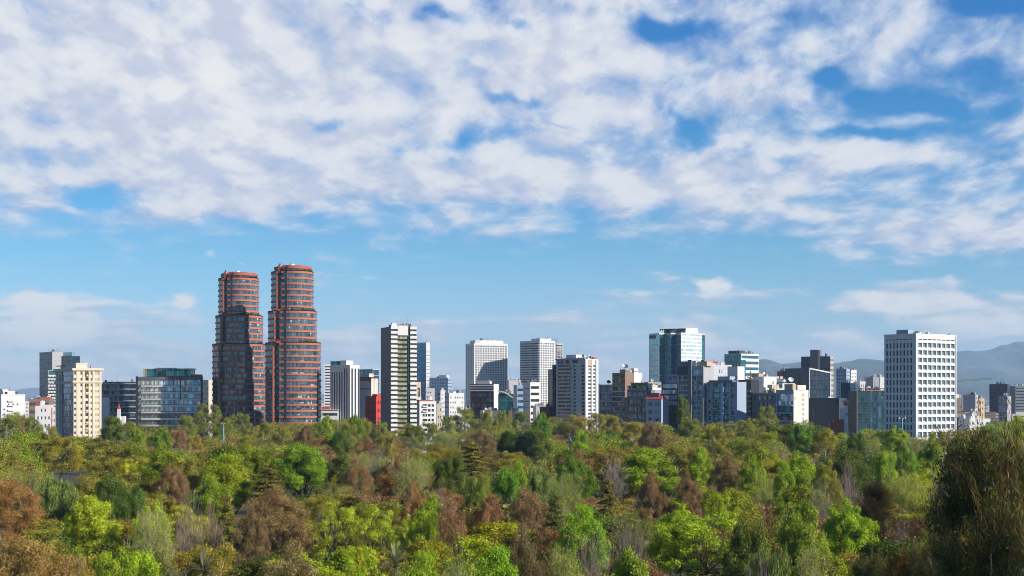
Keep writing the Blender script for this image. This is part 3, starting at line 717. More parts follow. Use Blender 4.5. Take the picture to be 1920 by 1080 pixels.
b.roofstuff(7, 3); b.finish()

# low-rise at far left
b = Bld('apartment_block', 'white stepped apartment block at the left edge of the picture', -25, 2, 47, 741, 1020, 30, M_white, landmark='white stepped block')
b.grid(0, 5, 9, .35, .33, G_small, skip=.45, seed=4); b.grid(3, 4, 9, .45, .4, G_dark)
b.slab('upper_storey', M_white, 2, b.a * .62, 3, 14, b.H + .02, b.H + 3.0); b.slab('upper_window', G_dark, 3, b.a * .3, 2.9, 2.99, b.H + .8, b.H + 2.4)
b.slab('upper_storey', W_beige, b.a * .1, b.a * .35, 5, 13, b.H + 3.02, b.H + 4.4)
for k in range(4): b.slab('balcony', M_white, b.a * .28, b.a * .52, -1.2, -.003, b.H - 4.6 - k * 3.3, b.H - 3.7 - k * 3.3)
b.parapet(M_white, .6); b.roofstuff(4, 4); b.finish()
b = Bld('house', 'low building with a brick-brown top floor among the white houses', 52, 54, 92, 748, 1080, 5, W_brown, b=16)
b.ribbon(0, 5, .4, G_dark); b.slab('upper_storey', W_brickdark, b.a * .5, b.a, .5, 10, b.H + .02, b.H + 1.4); b.roofstuff(8, 2); b.finish()
b = Bld('house', 'small white flat-roofed house below the brick-brown one', 62, 66, 97, 759, 960, 12, M_white, b=12)
b.grid(0, 4, 5, .4, .4, G_small, skip=.3); b.roofstuff(9, 3); b.slab('red_sign_board', M_red, .5, 3, -.3, -.1, b.H - .5, b.H + 1.2); b.finish()
b = Bld('house', 'narrow white house with a pink stripe beside the cream tower', 93, 96, 106, 764, 930, 15, W_white2, b=10)
b.grid(0, 2, 5, .4, .4, G_small); b.slab('stripe', W_brick, 0.1, .7, -.12, -.003, 3, b.H - .5); b.finish()
b = Bld('apartment_block', 'pale flat-topped block far off between the white blocks', 44, 47, 62, 752, 1500, 10, W_white2, b=16)
b.grid(0, 5, 7, .4, .4, G_small); b.roofstuff(10, 2); b.finish()

# striped glass office
b = Bld('office_block', 'low office of grey glass and thin white floor lines behind the cream tower', 150, 152, 258, 718, 1010, 4, W_bluegrey, b=24, landmark='grey glass office')
b.ribbon(0, 9, .74, G_navy, lo=.14, z0=8, depth=.2, parts=3, gap=.35, top=.4)
b.bands('floor_edge', W_paleconc, 0, [8 + k * (b.H - 8.4) / 9 for k in range(1, 10)], .35, .45)
b.slab('side_wing', W_white2, b.a * .39, b.a * .52, -5, -.01, 0, wz(745, 1000)); 
b.slab('roof_house', G_navy, b.a * .1, b.a * .98, 2, 12, b.H + .02, b.H + .9); b.roofstuff(12, 4); b.finish()
# monument spire in front of it
r = empty('church_spire', (wx(223, 900), 900, 0)); tag(r, 'small red and white belfry poking out of the trees left of the curved office', 'belfry')
m = MB(); m.box(-.9, .9, -.9, .9, 0, 28.6); m.build('shaft', W_white2, r)
m = MB(); m.box(-1.0, 1.0, -1.0, 1.0, 28.602, 29); m.tube((0, 0, 29), (0, 0, 30.4), .8, .6, 8); m.build('belfry', W_red, r)
m = MB(); m.tube((0, 0, 30.4), (0, 0, 32.2), .65, .05, 8); m.tube((0, 0, 32.2), (0, 0, 34), .08, .05, 5); m.build('spire', W_red, r)
m = MB(); m.box(-2.4, 3.2, .92, 5, 0, 24.0); m.build('base', W_white2, r)

# curved glass office with the red script sign
Y = 935
b = Bld('office_block', 'broad curved-front glass office with a red script sign on its top edge', 255, 257, 379, 706.5, Y, 0, W_dkconc, b=26, landmark='curved glass office')
L = b.a; n = 14
fr = [(L * k / n, -3.2 * math.sin(math.pi * min(1, k / n)) ) for k in range(n + 1)]
b.poly = fr + [(L - 9, 24), (0, 24)]
FH = 12.3 / FPX * Y; zt = wz(713, Y)
nf = 9
for k in range(n):
    p, q, Ls = b.fl(k)
    e0, e1 = (.9 if k == 0 else 0.001), (.9 if k == n - 1 else 0.001)
    if k in (7, 8): e0 = .6 if k == 8 else 0.001
    b.face(k, [(e0, Ls - e1, zt - (f + 1) * FH + 1.35, zt - f * FH - .02, G_palerefl if f < 5 else (G_grey if f < 9 else G_dark), 'glass_band') for f in range(nf)], .35)
for f in range(1, nf):
    m = MB(); z = zt - f * FH + .02
    for k in range(1, n):
        a_, c_ = fr[k], fr[k + 1] if k < n else fr[n]
        m.prism([(a_[0], a_[1] - .65), (c_[0], c_[1] - .65), (c_[0], c_[1] - .01), (a_[0], a_[1] - .01)], z - .1, z + .95)
    m.build('floor_ledge', wall('ledge_stone', (.62, .60, .56)), b.root)
b.slab('end_pier', W_blackgrid, -.6, .7, -1.0, .5, 0, b.H + .3); b.slab('end_pier', W_blackgrid, L - .6, L + .4, -1.2, .5, 0, b.H + .3)
b.slab('dark_slot', W_blackgrid, L * .675, L * .69, -3.5, -2.4, wz(750, Y), b.H + .1)
b.slab('roof_house', G_teal, L * .08, L * .82, 2, 14, b.H + .02, wz(692, Y)); b.slab('roof_rim', W_paleconc, L * .06, L * .84, 1.7, 14.4, wz(692, Y) + .002, wz(690.6, Y))
b.slab('roof_frame', M_white, L * .28, L * .55, 3, 12, wz(690.4, Y), wz(689.4, Y)); b.slab('roof_frame', M_white, L * .3, L * .66, 2.4, 2.8, wz(693, Y), wz(691.8, Y))
b.slab('roof_louvre', W_tan, L * .085, L * .13, 1.5, 1.95, b.H + .1, wz(692.5, Y))
for k, mm in enumerate((plain('sign_yellow', (.55, .50, .05)), plain('sign_pink', (.55, .28, .50)), plain('sign_lime', (.48, .60, .10)))):
    m = MB(); m.tube((L * (.305 + .028 * k), 1.6, wz(694, Y) - .2), (L * (.305 + .028 * k), 2.3, wz(694, Y) - .2), .75, .75, 10); m.build('roof_sign', mm, b.root)
b.sign('Coca-Cola', 7, -1.0, b.H - 2.2, 2.9, plain('sign_red', (.80, .05, .09), .5), .8, shear=.25, sx=.74)
for k in range(5): b.part('roof_post', M_dark, lambda m: m.tube((L * (.12 + .15 * k), 1.4, b.H), (L * (.12 + .15 * k), 1.4, wz(692, Y)), .12, .12, 5))
b.roofstuff(14, 3); b.slab('brick_roof_house', W_brickdark, L * .84, L * .97, 3, 7, b.H + .02, wz(702, Y)); b.finish()
b = Bld('apartment_block', 'narrow pale block with louvred openings tucked beside the left brick tower', 378, 391, 399, 712, 1020, 40, W_beige, b=None)
b.ribbon(3, 12, .45, G_dark); b.finish()

# ------------------------------------------------------------------ between the brick towers and the striped one
b = Bld('office_block', 'white office with thin dark horizontal window lines behind the finned block', 606, 608, 648, 683, 1300, 5, M_white, b=22)
b.ribbon(0, 21, .42, G_dark, z0=10); b.roofstuff(15, 3); b.slab('roof_house', M_white, b.a * .72, b.a * .98, 1, 8, b.H + .02, b.H + 2.4); b.finish()
Y = 960
b = Bld('office_block', 'white office with tall vertical fins and dark strips between them', 619, 656, 674, 684, Y, 64, M_white, landmark='white finned office')
Lb = b.b; nfin = 9
for i, nn, m in ((3, 8, G_navy), (0, 3, G_navy)):
    p, q, Lf = b.fl(i); bw = Lf / nn
    b.face(i, [(k * bw + bw * .45, k * bw + bw * .97, 3, b.H - (5.0 if i == 3 and k < 5 else 2.4), m, 'window_strip') for k in range(nn)], .8)
b.slab('stair_tower', M_white, b.a * .05, b.a * .75, b.b * .2, b.b * .5, b.H + .02, b.H + 3.0); b.slab('glass_storey', G_teal, .5, 4, b.b * .55, b.b * .98, b.H + .02, b.H + 2.6); b.finish()
b = Bld('office_block', 'teal glass rooftop block behind the beige red-framed building', 673, 699, 711, 692, 1150, 42, W_paleconc)
b.curtain(3, G_teal, 12); b.curtain(0, G_deepblue, 12); b.finish()
Y = 975
b = Bld('office_block', 'beige stone block edged by thin red lines', 672, 696, 709, 709, Y, 48, W_beige, landmark='beige red-framed block')
b.face(3, [(.45, b.b - .45, wz(729, Y) + .6, b.H - 2, W_paleconc, 'stone_panel'), (.45, b.b - .45, 5, wz(730, Y), W_paleconc, 'stone_panel')], .2, mat=wall('red_trim', (.34, .09, .07)))
b.face(0, [(1.0, 2.4, 5, b.H - 2.5, M_white, 'white_panel'), (3.1, 4.4, 5, b.H - 2, M_white, 'white_panel')], .2)
b.slab('red_edge', wall('red_trim', (.34, .09, .07)), 2.6, 2.9, -.12, -.004, 4, b.H - .3)
b.slab('cornice', M_dark, -.5, b.a + .5, -.5, b.b + .5, b.H + .01, b.H + .8); b.slab('roof_house', W_cream, 1, b.a - 1, b.b * .25, b.b * .75, b.H + .81, b.H + 3.2); b.roofstuff(17, 4); b.finish()
Y = 910
b = Bld('house', 'red painted block with square windows left of the striped tower', 685, 705, 718, 744, Y, 42, W_red, landmark='red block')
b.grid(3, 2, 6, .3, .34, G_teal, m0=.8); b.grid(0, 2, 6, .45, .4, G_apt); b.slab('roof_gable', W_red, 1.2, b.a * .8, .6, b.b * .5, b.H + .02, b.H + 1.7); b.parapet(W_red, .4); b.finish()
b = Bld('house', 'low building with a brown tiled roof beside the right brick tower', 601, 603, 634, 768, 960, 3, W_white2, b=14)
b.ribbon(0, 5, .4, G_dark); b.slab('roof', W_roofred, 0, b.a * .45, .4, 8, b.H + .02, b.H + 1.8); b.slab('roof_slab', W_paleconc, -.4, b.a + .4, -.6, 12, b.H - .3, b.H - .05) ; b.finish()

# ------------------------------------------------------------------ right of the striped tower
b = Bld('glass_tower', 'blue glass tower with a pale ribbed side and white letters at its top', 760, 799, 806.5, 642, 1750, 48, W_paleconc, landmark='blue glass tower')
nfb = int((b.H - 5) / 4.25)
b.face(0, [(.4, b.a - .4, 8 + k * 4.4, 8 + k * 4.4 + .7, G_grey) for k in range(int((b.H - 12) / 4.4))], .25)
b.face(3, [(.3, b.b - .3, 4 + k * 4.25, 4 + k * 4.25 + 4.1, G_blue, 'glass_band') for k in range(nfb)], .1)
b.sign('BBVA', 3, b.b * .47, b.H - 6.2, 4.2, plain('sign_white', (.8, .8, .8), .5), .4, sx=1.0)
b.part('mast', M_dark, lambda m: m.tube((.5, .5, b.H), (.5, .5, b.H + 3), .5, .3, 6)); b.finish()
b = Bld('office_block', 'blue-grey gridded glass office far behind, right of the blue tower', 805, 840, 847, 708, 1650, 66, W_bluegrey)
b.grid(3, 11, 14, .7, .6, G_blue, z0=5); b.ribbon(0, 14, .4, G_grey); b.slab('roof_house', W_paleconc, -.0 + 1, b.a * .9, b.b * .1, b.b * .5, b.H + .02, b.H + 3); b.roofstuff(19, 3); b.finish()
b = Bld('apartment_block', 'slim tan and white apartment stack just right of the striped tower', 778, 780, 789, 716, 960, 10, W_cream, b=12)
b.face(0, [(1.1, b.a - .6, 6, wz(728, 960), G_blinds, 'window_strip')], .5); b.slab('roof_cap', W_red, -.2, b.a * .9, -.3, 3, wz(728, 960), wz(727, 960)); b.slab('lower_storey', M_white, -.1, b.a + .1, -1.5, -.01, 0, wz(744, 960)); b.finish()
Y = 885
b = Bld('apartment_block', 'white apartment block with a red roof edge by the striped tower\'s foot', 780, 786.5, 818, 752, Y, 22, M_white, landmark='white red-roofed block')
L = b.a; ops = []
for f in range(7):
    za = b.H - 3.55 - f * 3.05
    for u0, u1 in ((.18, .46), (.50, .66), (.72, .86)): ops.append((u0 * L, u1 * L, za, za + 1.6, G_apt))
b.face(0, ops, .6); b.slab('roof_edge', W_roofred, -.2, L * .82, -.25, 6, b.H + .02, b.H + .7)
for f in (0, 1): b.slab('balcony', M_white, L * .17, L * .47, -.9, -.003, b.H - 3.7 - f * 3.05, b.H - 2.9 - f * 3.05)
b.roofstuff(20, 3); b.finish()
for (pl, pc, pr, yt, Y, th, mat, lab, nb, nf, gl) in (
    (817, 819, 829, 758, 1000, 10, W_beige, 'short beige house right of the white red-roofed block', 2, 5, G_small),
    (797, 799, 815, 729, 1300, 8, W_paleconc, 'grey office with dark windows left of the small striped stack', 3, 9, G_navy),
    (819, 826, 835, 733, 1200, 40, W_paleconc, 'small grey stack striped by balconies in front of the blue-grey office', 2, 10, G_dark),
    (834, 842, 870, 738, 1080, 25, M_white, 'white apartment block with few windows left of the first white high-rise', 6, 9, G_small),
    (870, 873, 884, 766, 1150, 15, M_white, 'small plain white house at the first white high-rise\'s foot', 2, 4, G_small)):
    b = Bld('apartment_block', lab, pl, pc, pr, yt, Y, th, mat, b=(12 if pc - pl < 4 else None))
    b.grid(0, nb, nf, .45, .36, gl, skip=.25, seed=int(pl)); b.ribbon(3, nf, .4, gl)
    b.roofstuff(int(pl), 4); b.parapet(mat, .5); b.finish()

# two white high-rises
Y = 1320
b = Bld('apartment_tower', 'first white high-rise with a shadow slanting across its window grid', 873, 889, 952, 645, Y, 26, M_white, landmark='first white high-rise')
FH = 4.35 / FPX * Y * 1.02; nf = int((b.H - 4) / FH)
b.grid(0, 13, nf, .68, .62, G_dark, z0=b.H - 1 - nf * FH, depth=.3, lo=.25); b.grid(3, 5, nf, .66, .6, G_dark, z0=b.H - 1 - nf * FH, lo=.3)
b.part('roof_storey', [M_white, M_dark], lambda m: (m.prism([(b.a * .06, 2), (b.a * .2, .8), (b.a * .75, .8), (b.a * .9, 2.5), (b.a * .9, b.b * .7), (b.a * .06, b.b * .7)], b.H + .02, b.H + 3.6)))
b.roofstuff(23, 9, hmax=5.5); b.parapet(M_white, .8); b.finish()
Y = 1290
b = Bld('apartment_tower', 'second white high-rise, its left flank shaded and its right strip sunlit', 975, 1012, 1040, 640, Y, 47, M_white, landmark='second white high-rise')
FH = 2.15; FH = 4.45 / FPX * Y; nf = int((b.H - 4) / FH)
b.ribbon(3, nf, .5, G_navy, z0=b.H - 1 - nf * FH, depth=.5, parts=2); b.grid(0, 6, nf, .68, .62, G_dark, z0=b.H - 1 - nf * FH)
b.bands('balcony', M_white, 3, [b.H - 1 - nf * FH + k * FH + .1 for k in range(nf)], .55, .9, b.b * .1, b.b * .97)
b.roofstuff(24, 10, hmax=3.5, big=(.1, .7, .05, .5, 2.4, M_white)); b.parapet(M_white, .8); b.finish()
b = Bld('apartment_tower', 'grey rear wing of the second white high-rise, with curved balconies', 1038, 1040, 1056, 643, 1330, 25, W_greyconc, b=20)
b.grid(0, 3, 30, .6, .5, G_dark); b.bands('balcony', W_paleconc, 0, [b.H - 2 - k * 3.3 for k in range(26)], .5, 1.0, b.a * .3, b.a * .8); b.roofstuff(25, 3); b.finish()
Y = 990
b = Bld('office_block', 'dark glass cube with a white framed top storey before the first high-rise', 882, 926, 935, 720, Y, 70, W_blackgrid, landmark='dark glass cube')
b.face(3, b.curtain(3, G_navy, 10, z0=4, top=5.4, gap=.45, emit=False, parts=4), .25); b.face(0, [], mat=M_white)
for k in range(3): b.bands('roof_band', M_white if k != 1 else M_steel, 3, [b.H - 4.9 + k * 1.75], .75, .8)
for k in range(8): b.part('roof_truss', M_white, lambda m: m.tube((-.5, b.b * (k + .2) / 8, b.H - 3.6), (-.5, b.b * (k + .8) / 8, b.H - 1.9), .18, .18, 5))
b.slab('roof_house', W_paleconc, 1, 5, b.b * .2, b.b * .75, b.H + .02, b.H + 2.2); b.roofstuff(27, 4); b.finish()
Y = 965
b = Bld('office_block', 'sea-green glass front under a white sloping arc roof', 934, 962, 966, 739, Y, 76, W_slate, b=None, landmark='sea-green glass block')
b.face(3, b.curtain(3, G_green, 7, z0=4, top=.3, gap=.15, emit=False), .1)
m = MB(); n = 14; pr = None
for k in range(n + 1):
    t_ = k / n; s_ = b.b * (1 - t_); z = b.H + .15 + 1.4 * (1 - t_) - 5.2 * max(0, t_ - .25) ** 1.7
    c = (-.35, s_, z)
    if pr: m.quad((-.7, pr[1], pr[2]), (-.7, s_, z), (-.7, s_, z + .8), (-.7, pr[1], pr[2] + .8)); m.quad((-.7, pr[1], pr[2] + .8), (-.7, s_, z + .8), (2, s_, z + .8), (2, pr[1], pr[2] + .8)); m.quad((2, s_, z), (-.7, s_, z), (-.7, pr[1], pr[2]), (2, pr[1], pr[2]))
    pr = c
m.build('arc_roof', M_white, b.root); b.roofstuff(28, 6); b.finish()
for (pl, pc, pr, yt, Y, th, mat, lab, nb, nf, gl, st) in (
    (951, 954, 977, 714, 1180, 8, W_paleconc, 'blank pale concrete block between the two white high-rises', 0, 0, None, 0),
    (967, 969, 984, 723, 1080, 10, W_bluegrey, 'blue-grey ribbon-windowed office left of the white two-tone block', 3, 9, G_deepblue, 1),
    (981, 994, 1012, 718, 1010, 35, W_white2, 'white two-tone block with dark window bands by the second high-rise', 3, 9, G_dark, 1),
    (1003, 1005, 1022, 762, 985, 8, W_paleconc, 'small grey shed-roofed house at the second high-rise\'s foot', 3, 3, G_small, 0),
    (1012, 1030, 1036, 764, 930, 30, W_maroon, 'low dark maroon house in front of the second high-rise', 2, 3, G_dark, 0),
    (900, 906, 935, 771, 935, 20, W_white2, 'low white wall house before the dark glass cube', 3, 2, G_small, 0),
    (905, 907, 922, 775, 920, 10, W_ochre, 'ochre low house showing between treetops below the dark glass cube', 2, 2, G_small, 0),
    (958, 960, 970, 771, 930, 10, W_ochre, 'tiny ochre house below the sea-green glass block', 1, 2, G_small, 0)):
    b = Bld('house' if yt > 755 else 'office_block', lab, pl, pc, pr, yt, Y, th, mat, b=(14 if pc - pl < 4 else None))
    if st: b.ribbon(0, nf, .42, gl); b.ribbon(3, nf, .10, gl)
    elif nb: b.grid(0, nb, nf, .4, .4, gl)
    b.roofstuff(int(pl) + 1, 4, hmax=2.2); b.parapet(mat, .5); b.finish()

# grey-beige corner tower
Y = 905
b = Bld('apartment_tower', 'grey-beige tower of balconied floors with sunlit white piers on its right', 1043, 1097, 1120, 673, Y, 42, W_paleconc, landmark='grey-beige tower')
FH = 7.2 / FPX * Y * 1.0; FH = 13.2 / 2 / FPX * Y * 1.05; nf = int((b.H - 6) / FH); Lb = b.b
zt = b.H - 3.4
b.face(3, [(Lb * .06, Lb * .50, zt - (f + 1) * FH + 1.05, zt - f * FH - .15, G_apt) for f in range(nf)] + [(Lb * .60, Lb * .68, zt - (f + 1) * FH + .7, zt - f * FH - .3, G_dark) for f in range(nf)] + [(Lb * .88, Lb * .98, zt - (f + 1) * FH + .7, zt - f * FH - .2, G_dark) for f in range(nf)] + [(Lb * .05, Lb * .25, b.H - 2.8, b.H - .5, G_deepblue), (Lb * .32, Lb * .47, b.H - 2.8, b.H - .5, G_deepblue), (Lb * .55, Lb * .75, b.H - 2.6, b.H - .6, G_deepblue)], .55)
b.bands('balcony', W_paleconc, 3, [zt - (f + 1) * FH + .05 for f in range(nf)], 1.0, 1.0, Lb * .05, Lb * .51)
L = b.a
b.face(0, [(L * .22, L * .45, zt - (f + 1) * FH + .8, zt - f * FH - .3, G_blinds) for f in range(nf)] + [(L * .62, L * .82, zt - (f + 1) * FH + .8, zt - f * FH - .3, G_apt) for f in range(nf)], .6, mat=M_white)
for u0, u1 in ((-.02, .17), (.47, .60), (.86, 1.02)): b.slab('pier', M_white, u0 * L, u1 * L, -.7, -.003, 0, b.H - .2)
b.slab('top_panel', W_tan, L * .2, L * .46, -.5, -.004, b.H - 4.3, b.H - .5); b.slab('roof_edge', W_greyconc, -.8, .4, -.3, Lb + .8, b.H + .01, b.H + .7)
b.slab('red_roof_unit', M_red, L * .7, L * .98, .2, 2, b.H + .02, b.H + 1.2); b.slab('roof_house', M_white, L * .1, L * .8, Lb * .35, Lb * .7, b.H + .02, b.H + 3.0)
for k, x in enumerate((.2, .5)): b.dish(L * x, 1.2, b.H, 1.0, -20 - 40 * k, M_steel)
b.roofstuff(31, 4); b.finish()
b = Bld('office_block', 'narrow black glass strip building hugging the grey-beige tower\'s left side', 1034, 1036, 1046, 692, 930, 10, W_blackgrid, b=16)
b.curtain(0, G_navy, 14, z0=4); b.slab('roof_drum', M_dark, .5, b.a * .9, .2, 4, b.H + .02, b.H + 3); b.slab('side_fin', W_cream, b.a * .8, b.a, -.5, -.01, 0, b.H - 6); b.finish()
W_ivory = wall('ivory_wall', (.58, .545, .49), var=.08)
# ------------------------------------------------------------------ right half of the skyline
# dark frontage facing left, mostly in shade
Y = 1000
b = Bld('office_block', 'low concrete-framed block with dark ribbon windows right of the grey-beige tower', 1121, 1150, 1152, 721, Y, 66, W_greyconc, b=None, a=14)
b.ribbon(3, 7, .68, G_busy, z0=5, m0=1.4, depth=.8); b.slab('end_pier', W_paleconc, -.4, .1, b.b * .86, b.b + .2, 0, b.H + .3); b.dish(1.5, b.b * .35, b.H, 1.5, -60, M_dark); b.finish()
Y = 985
b = Bld('apartment_block', 'tall dark block with brown top floors and a rooftop satellite dish', 1148, 1172, 1178, 699, Y, 64, W_brown, a=16, landmark='brown-topped block')
zt = b.H - 10
b.face(3, [(b.b * .06, b.b * .94, b.H - 3.2 - k * 3.6, b.H - 1.2 - k * 3.6, G_amber) for k in range(2)] + [(b.b * .05, b.b * .95, zt - (k + 1) * 3.5 + 1.0, zt - k * 3.5, G_busy) for k in range(8)], .8)
b.bands('floor_edge', W_greyconc, 3, [zt - (k + 1) * 3.5 + .1 for k in range(8)], .7, .6)
b.slab('roof_house', W_brown, 2, 12, b.b * .05, b.b * .5, b.H + .02, b.H + 2); b.dish(5, b.b * .2, b.H + 2, 2.0, -60, M_steel); b.roofstuff(41, 4); b.finish()
b = Bld('apartment_block', 'stepped white penthouse block stacked above the dark terraced offices', 1176, 1189, 1216, 717, 1010, 30, M_white, landmark='stepped white penthouse')
b.grid(0, 4, 8, .3, .35, G_small, skip=.5); b.slab('upper_storey', M_white, .5, b.a * .62, 1, b.b * .9, b.H + .02, wz(699, 1010)); b.slab('upper_storey', M_white, 1, b.a * .36, 1.6, b.b * .7, wz(699, 1010) + .002, wz(690.5, 1010)); b.slab('lower_storey', W_cream, -2.5, b.a * .95, -3.5, -.01, 0, wz(720, 1010)); b.slab('red_trim', M_red, 1.3, b.a * .3, 1.45, 1.59, wz(697, 1010), wz(695.5, 1010)); b.roofstuff(42, 5, hmax=2); b.finish()
Y = 955
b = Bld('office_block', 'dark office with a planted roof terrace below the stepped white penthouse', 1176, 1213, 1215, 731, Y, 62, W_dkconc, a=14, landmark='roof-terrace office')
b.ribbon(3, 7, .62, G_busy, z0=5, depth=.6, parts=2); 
rg = random.Random(3)
for k in range(7):
    m = MB(); y0 = b.b * rg.uniform(.05, .95); hh = rg.uniform(1.5, 3.6)
    for c in range(60):
        p = Vector((1.5 + rg.uniform(-1, 1), y0 + rg.uniform(-1.1, 1.1), b.H + hh * rg.uniform(.3, 1))); u = Vector((rg.uniform(-1, 1), rg.uniform(-1, 1), rg.uniform(-1, 1))) * .4; v = Vector((rg.uniform(-1, 1), rg.uniform(-1, 1), rg.uniform(-1, 1))) * .4
        m.quad(p - u, p - v, p + u, p + v)
    m.tube((1.5, y0, b.H), (1.5, y0, b.H + hh), .12, .06, 5); m.build('terrace_tree', M_leafpot, b.root)
b.slab('terrace_storey', G_navy, 4, 12, 1, b.b - 1, b.H + .02, b.H + 4.5); b.slab('terrace_roof', W_tan, 3.2, 12.5, .5, b.b - .5, b.H + 4.502, b.H + 5.0); b.slab('terrace_rail', M_rail, -.1, .05, .2, b.b - .2, b.H + .02, b.H + 1); b.finish()
Y = 925
b = Bld('house', 'small grey apartment house with a sloping red tiled roof', 1211, 1240, 1243, 748, Y, 60, W_bluegrey, a=12, landmark='red-tiled grey house')
b.grid(3, 2, 6, .5, .48, G_dark, z0=4); L = b.b
m = MB(); m.quad((-.8, L + .5, b.H + .02), (-.8, -.5, b.H + .02), (4, 0.5, b.H + 3.2), (4, L - .5, b.H + 3.2)); m.quad((9, L - .5, b.H), (4, L - .5, b.H + 3.2), (4, .5, b.H + 3.2), (9, .5, b.H)); m.poly([(-.8, -.5, b.H + .02), (9, .5, b.H), (4, .5, b.H + 3.2)]); m.poly([(-.8, L + .5, b.H + .02), (4, L - .5, b.H + 3.2), (9, L - .5, b.H)]); m.quad((-.8, -.5, b.H), (-.8, L + .5, b.H), (9, L + .5, b.H - .02), (9, -.5, b.H - .02))
m.build('roof', W_roofred, b.root); b.slab('dormer', W_roofred, 1, 3, L * .2, L * .55, b.H + 1.5, b.H + 3.9); b.finish(roof=True)
b = Bld('house', 'pale blue-white upper house behind the red-tiled roof', 1211, 1217, 1244, 727, 975, 25, W_white2)
b.grid(0, 4, 9, .3, .3, G_small, skip=.6); b.slab('upper_storey', W_cream, .3, b.a * .6, .4, 5, b.H + .02, b.H + 1.8); b.slab('side_wall', W_bluegrey, b.a * .3, b.a, -1.2, -.01, 0, b.H - 1.6); b.roofstuff(44, 3, hmax=2); b.finish()
Y = 940
b = Bld('office_block', 'black-framed glass office with pale reflecting floors beside a tall conifer', 1240, 1271, 1274, 719, Y, 62, W_blackgrid, a=16, landmark='black-framed office')
FH = 3.75; zt = b.H - .4
b.face(3, [(b.b * .06, b.b * .96, zt - (k + 1) * FH + 1.0, zt - k * FH, G_palerefl if k < 4 else G_navy, 'glass_band') for k in range(8)], .35)
b.slab('upper_storey', W_bluegrey, 1.5, 12, 1, b.b * .66, b.H + .02, wz(702, Y)); b.slab('upper_window', G_dark, 1.4, 1.47, b.b * .12, b.b * .6, wz(711, Y), wz(705, Y)); b.finish()
Y = 915
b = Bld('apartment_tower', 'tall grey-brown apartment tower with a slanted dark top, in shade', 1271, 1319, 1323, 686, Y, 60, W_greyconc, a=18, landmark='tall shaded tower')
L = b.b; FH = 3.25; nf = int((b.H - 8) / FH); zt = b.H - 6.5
b.face(3, [(L * u0, L * u1, zt - (k + 1) * FH + .9, zt - k * FH - .1, G_busy) for k in range(nf) for u0, u1 in ((.04, .20), (.23, .40), (.56, .72), (.76, .94))] + [(L * .56, L * .94, b.H - 5.6, b.H - 2.6, G_palerefl)], .8)
b.bands('balcony', W_greyconc, 3, [zt - (k + 1) * FH + .05 for k in range(nf)], .95, .9, L * .03, L * .41)
b.slab('rib', W_dkconc, -1.2, -.003, L * .45, L * .58, 0, b.H + 4); 
m = MB(); z0, z1 = b.H - 5.8, b.H - .2; m.quad((-1.3, L * .99, z0), (-1.3, L * .59, z0), (-.1, L * .59, z1), (-.1, L * .99, z1)); m.poly([(-1.3, L * .59, z0), (-.01, L * .59, z0), (-.1, L * .59, z1)]); m.poly([(-1.3, L * .99, z0), (-.1, L * .99, z1), (-.01, L * .99, z0)]); m.quad((-1.3, L * .59, z0), (-1.3, L * .99, z0), (-.01, L * .99, z0), (-.01, L * .59, z0)); m.build('slanted_top', W_navy, b.root)
b.slab('roof_house', W_dkconc, .5, 10, L * .6, L * .92, b.H + .02, wz(677, Y)); b.slab('roof_house', W_white2, .3, 6, L * .30, L * .44, b.H + .02, wz(676.5, Y)); b.slab('roof_house', W_tan, 1.5, 12, L * -.1 + .1, L * .28, b.H + .02, wz(677.5, Y)); b.slab('roof_awning', M_red, 1, 3, L * .0, L * .12, wz(677.4, Y), wz(675, Y)); b.roofstuff(45, 3); b.finish()
Y = 1040
b = Bld('office_block', 'blank white panelled wall block with two tiny windows, above the bluish apartments', 1322, 1325, 1372, 684, Y, 14, W_panel, b=20, landmark='white panelled block')
b.face(0, [(b.a * .50, b.a * .53, b.H - 6, b.H - 3.4, G_dark), (b.a * .59, b.a * .62, b.H - 6, b.H - 3.4, G_dark)], .2); b.slab('red_roof_beam', M_red, b.a * .05, b.a * .45, .5, 3, b.H + 1.2, b.H + 2.6)
for x in (.06, .25, .43): b.part('beam_post', M_steel, lambda m: m.tube((b.a * x, 1, b.H), (b.a * x, 1, b.H + 1.2), .3, .3, 6))
b.roofstuff(46, 2); b.finish()
b = Bld('house', 'white box penthouse with a blue-grey shaded flank and a glazed corner', 1364, 1383, 1396, 687, 1000, 50, M_white)
b.face(3, [(b.b * .1, b.b * .9, b.H - 11.5, b.H - 6.6, G_teal)], .3); b.face(0, []); b.roofstuff(47, 1); b.finish()
Y = 905
b = Bld('apartment_block', 'bluish apartment block with glazed balconies and a chamfered eave', 1325, 1382, 1386, 716, Y, 58, W_bluegrey, a=15, landmark='bluish apartment block')
L = b.b; FH = 3.5; nf = int((b.H - 3) / FH); zt = b.H - .6
b.face(3, [(L * u0, L * u1, zt - (k + 1) * FH + .75, zt - k * FH - .25, g_) for k in range(nf) for u0, u1, g_ in ((.05, .15, G_dark), (.20, .42, G_teal if k % 3 else G_busy), (.52, .72, G_teal if k % 2 else G_busy), (.80, .92, G_dark))], .9)
b.bands('balcony', G_teal, 3, [zt - (k + 1) * FH + .4 for k in range(1, nf)], .9, .85, L * .19, L * .43); b.bands('balcony', G_teal, 3, [zt - (k + 1) * FH + .4 for k in range(1, nf)], .9, .85, L * .51, L * .73)
b.slab('rib', wall('pale_rib', (.42, .50, .60)), -1.0, -.003, L * .435, L * .50, 0, b.H + .4)
m = MB(); m.prism([(-1.6, L * .12), (4, L * .12), (4, L * .9), (-1.6, L * .9)], b.H + .02, b.H + 1.1); m.build('eave', W_dkconc, b.root)
b.slab('roof_house', W_bluegrey, 3, 12, L * .3, L * .7, b.H + 1.12, b.H + 3.6); b.roofstuff(48, 2, hmax=2); b.finish()
Y = 925
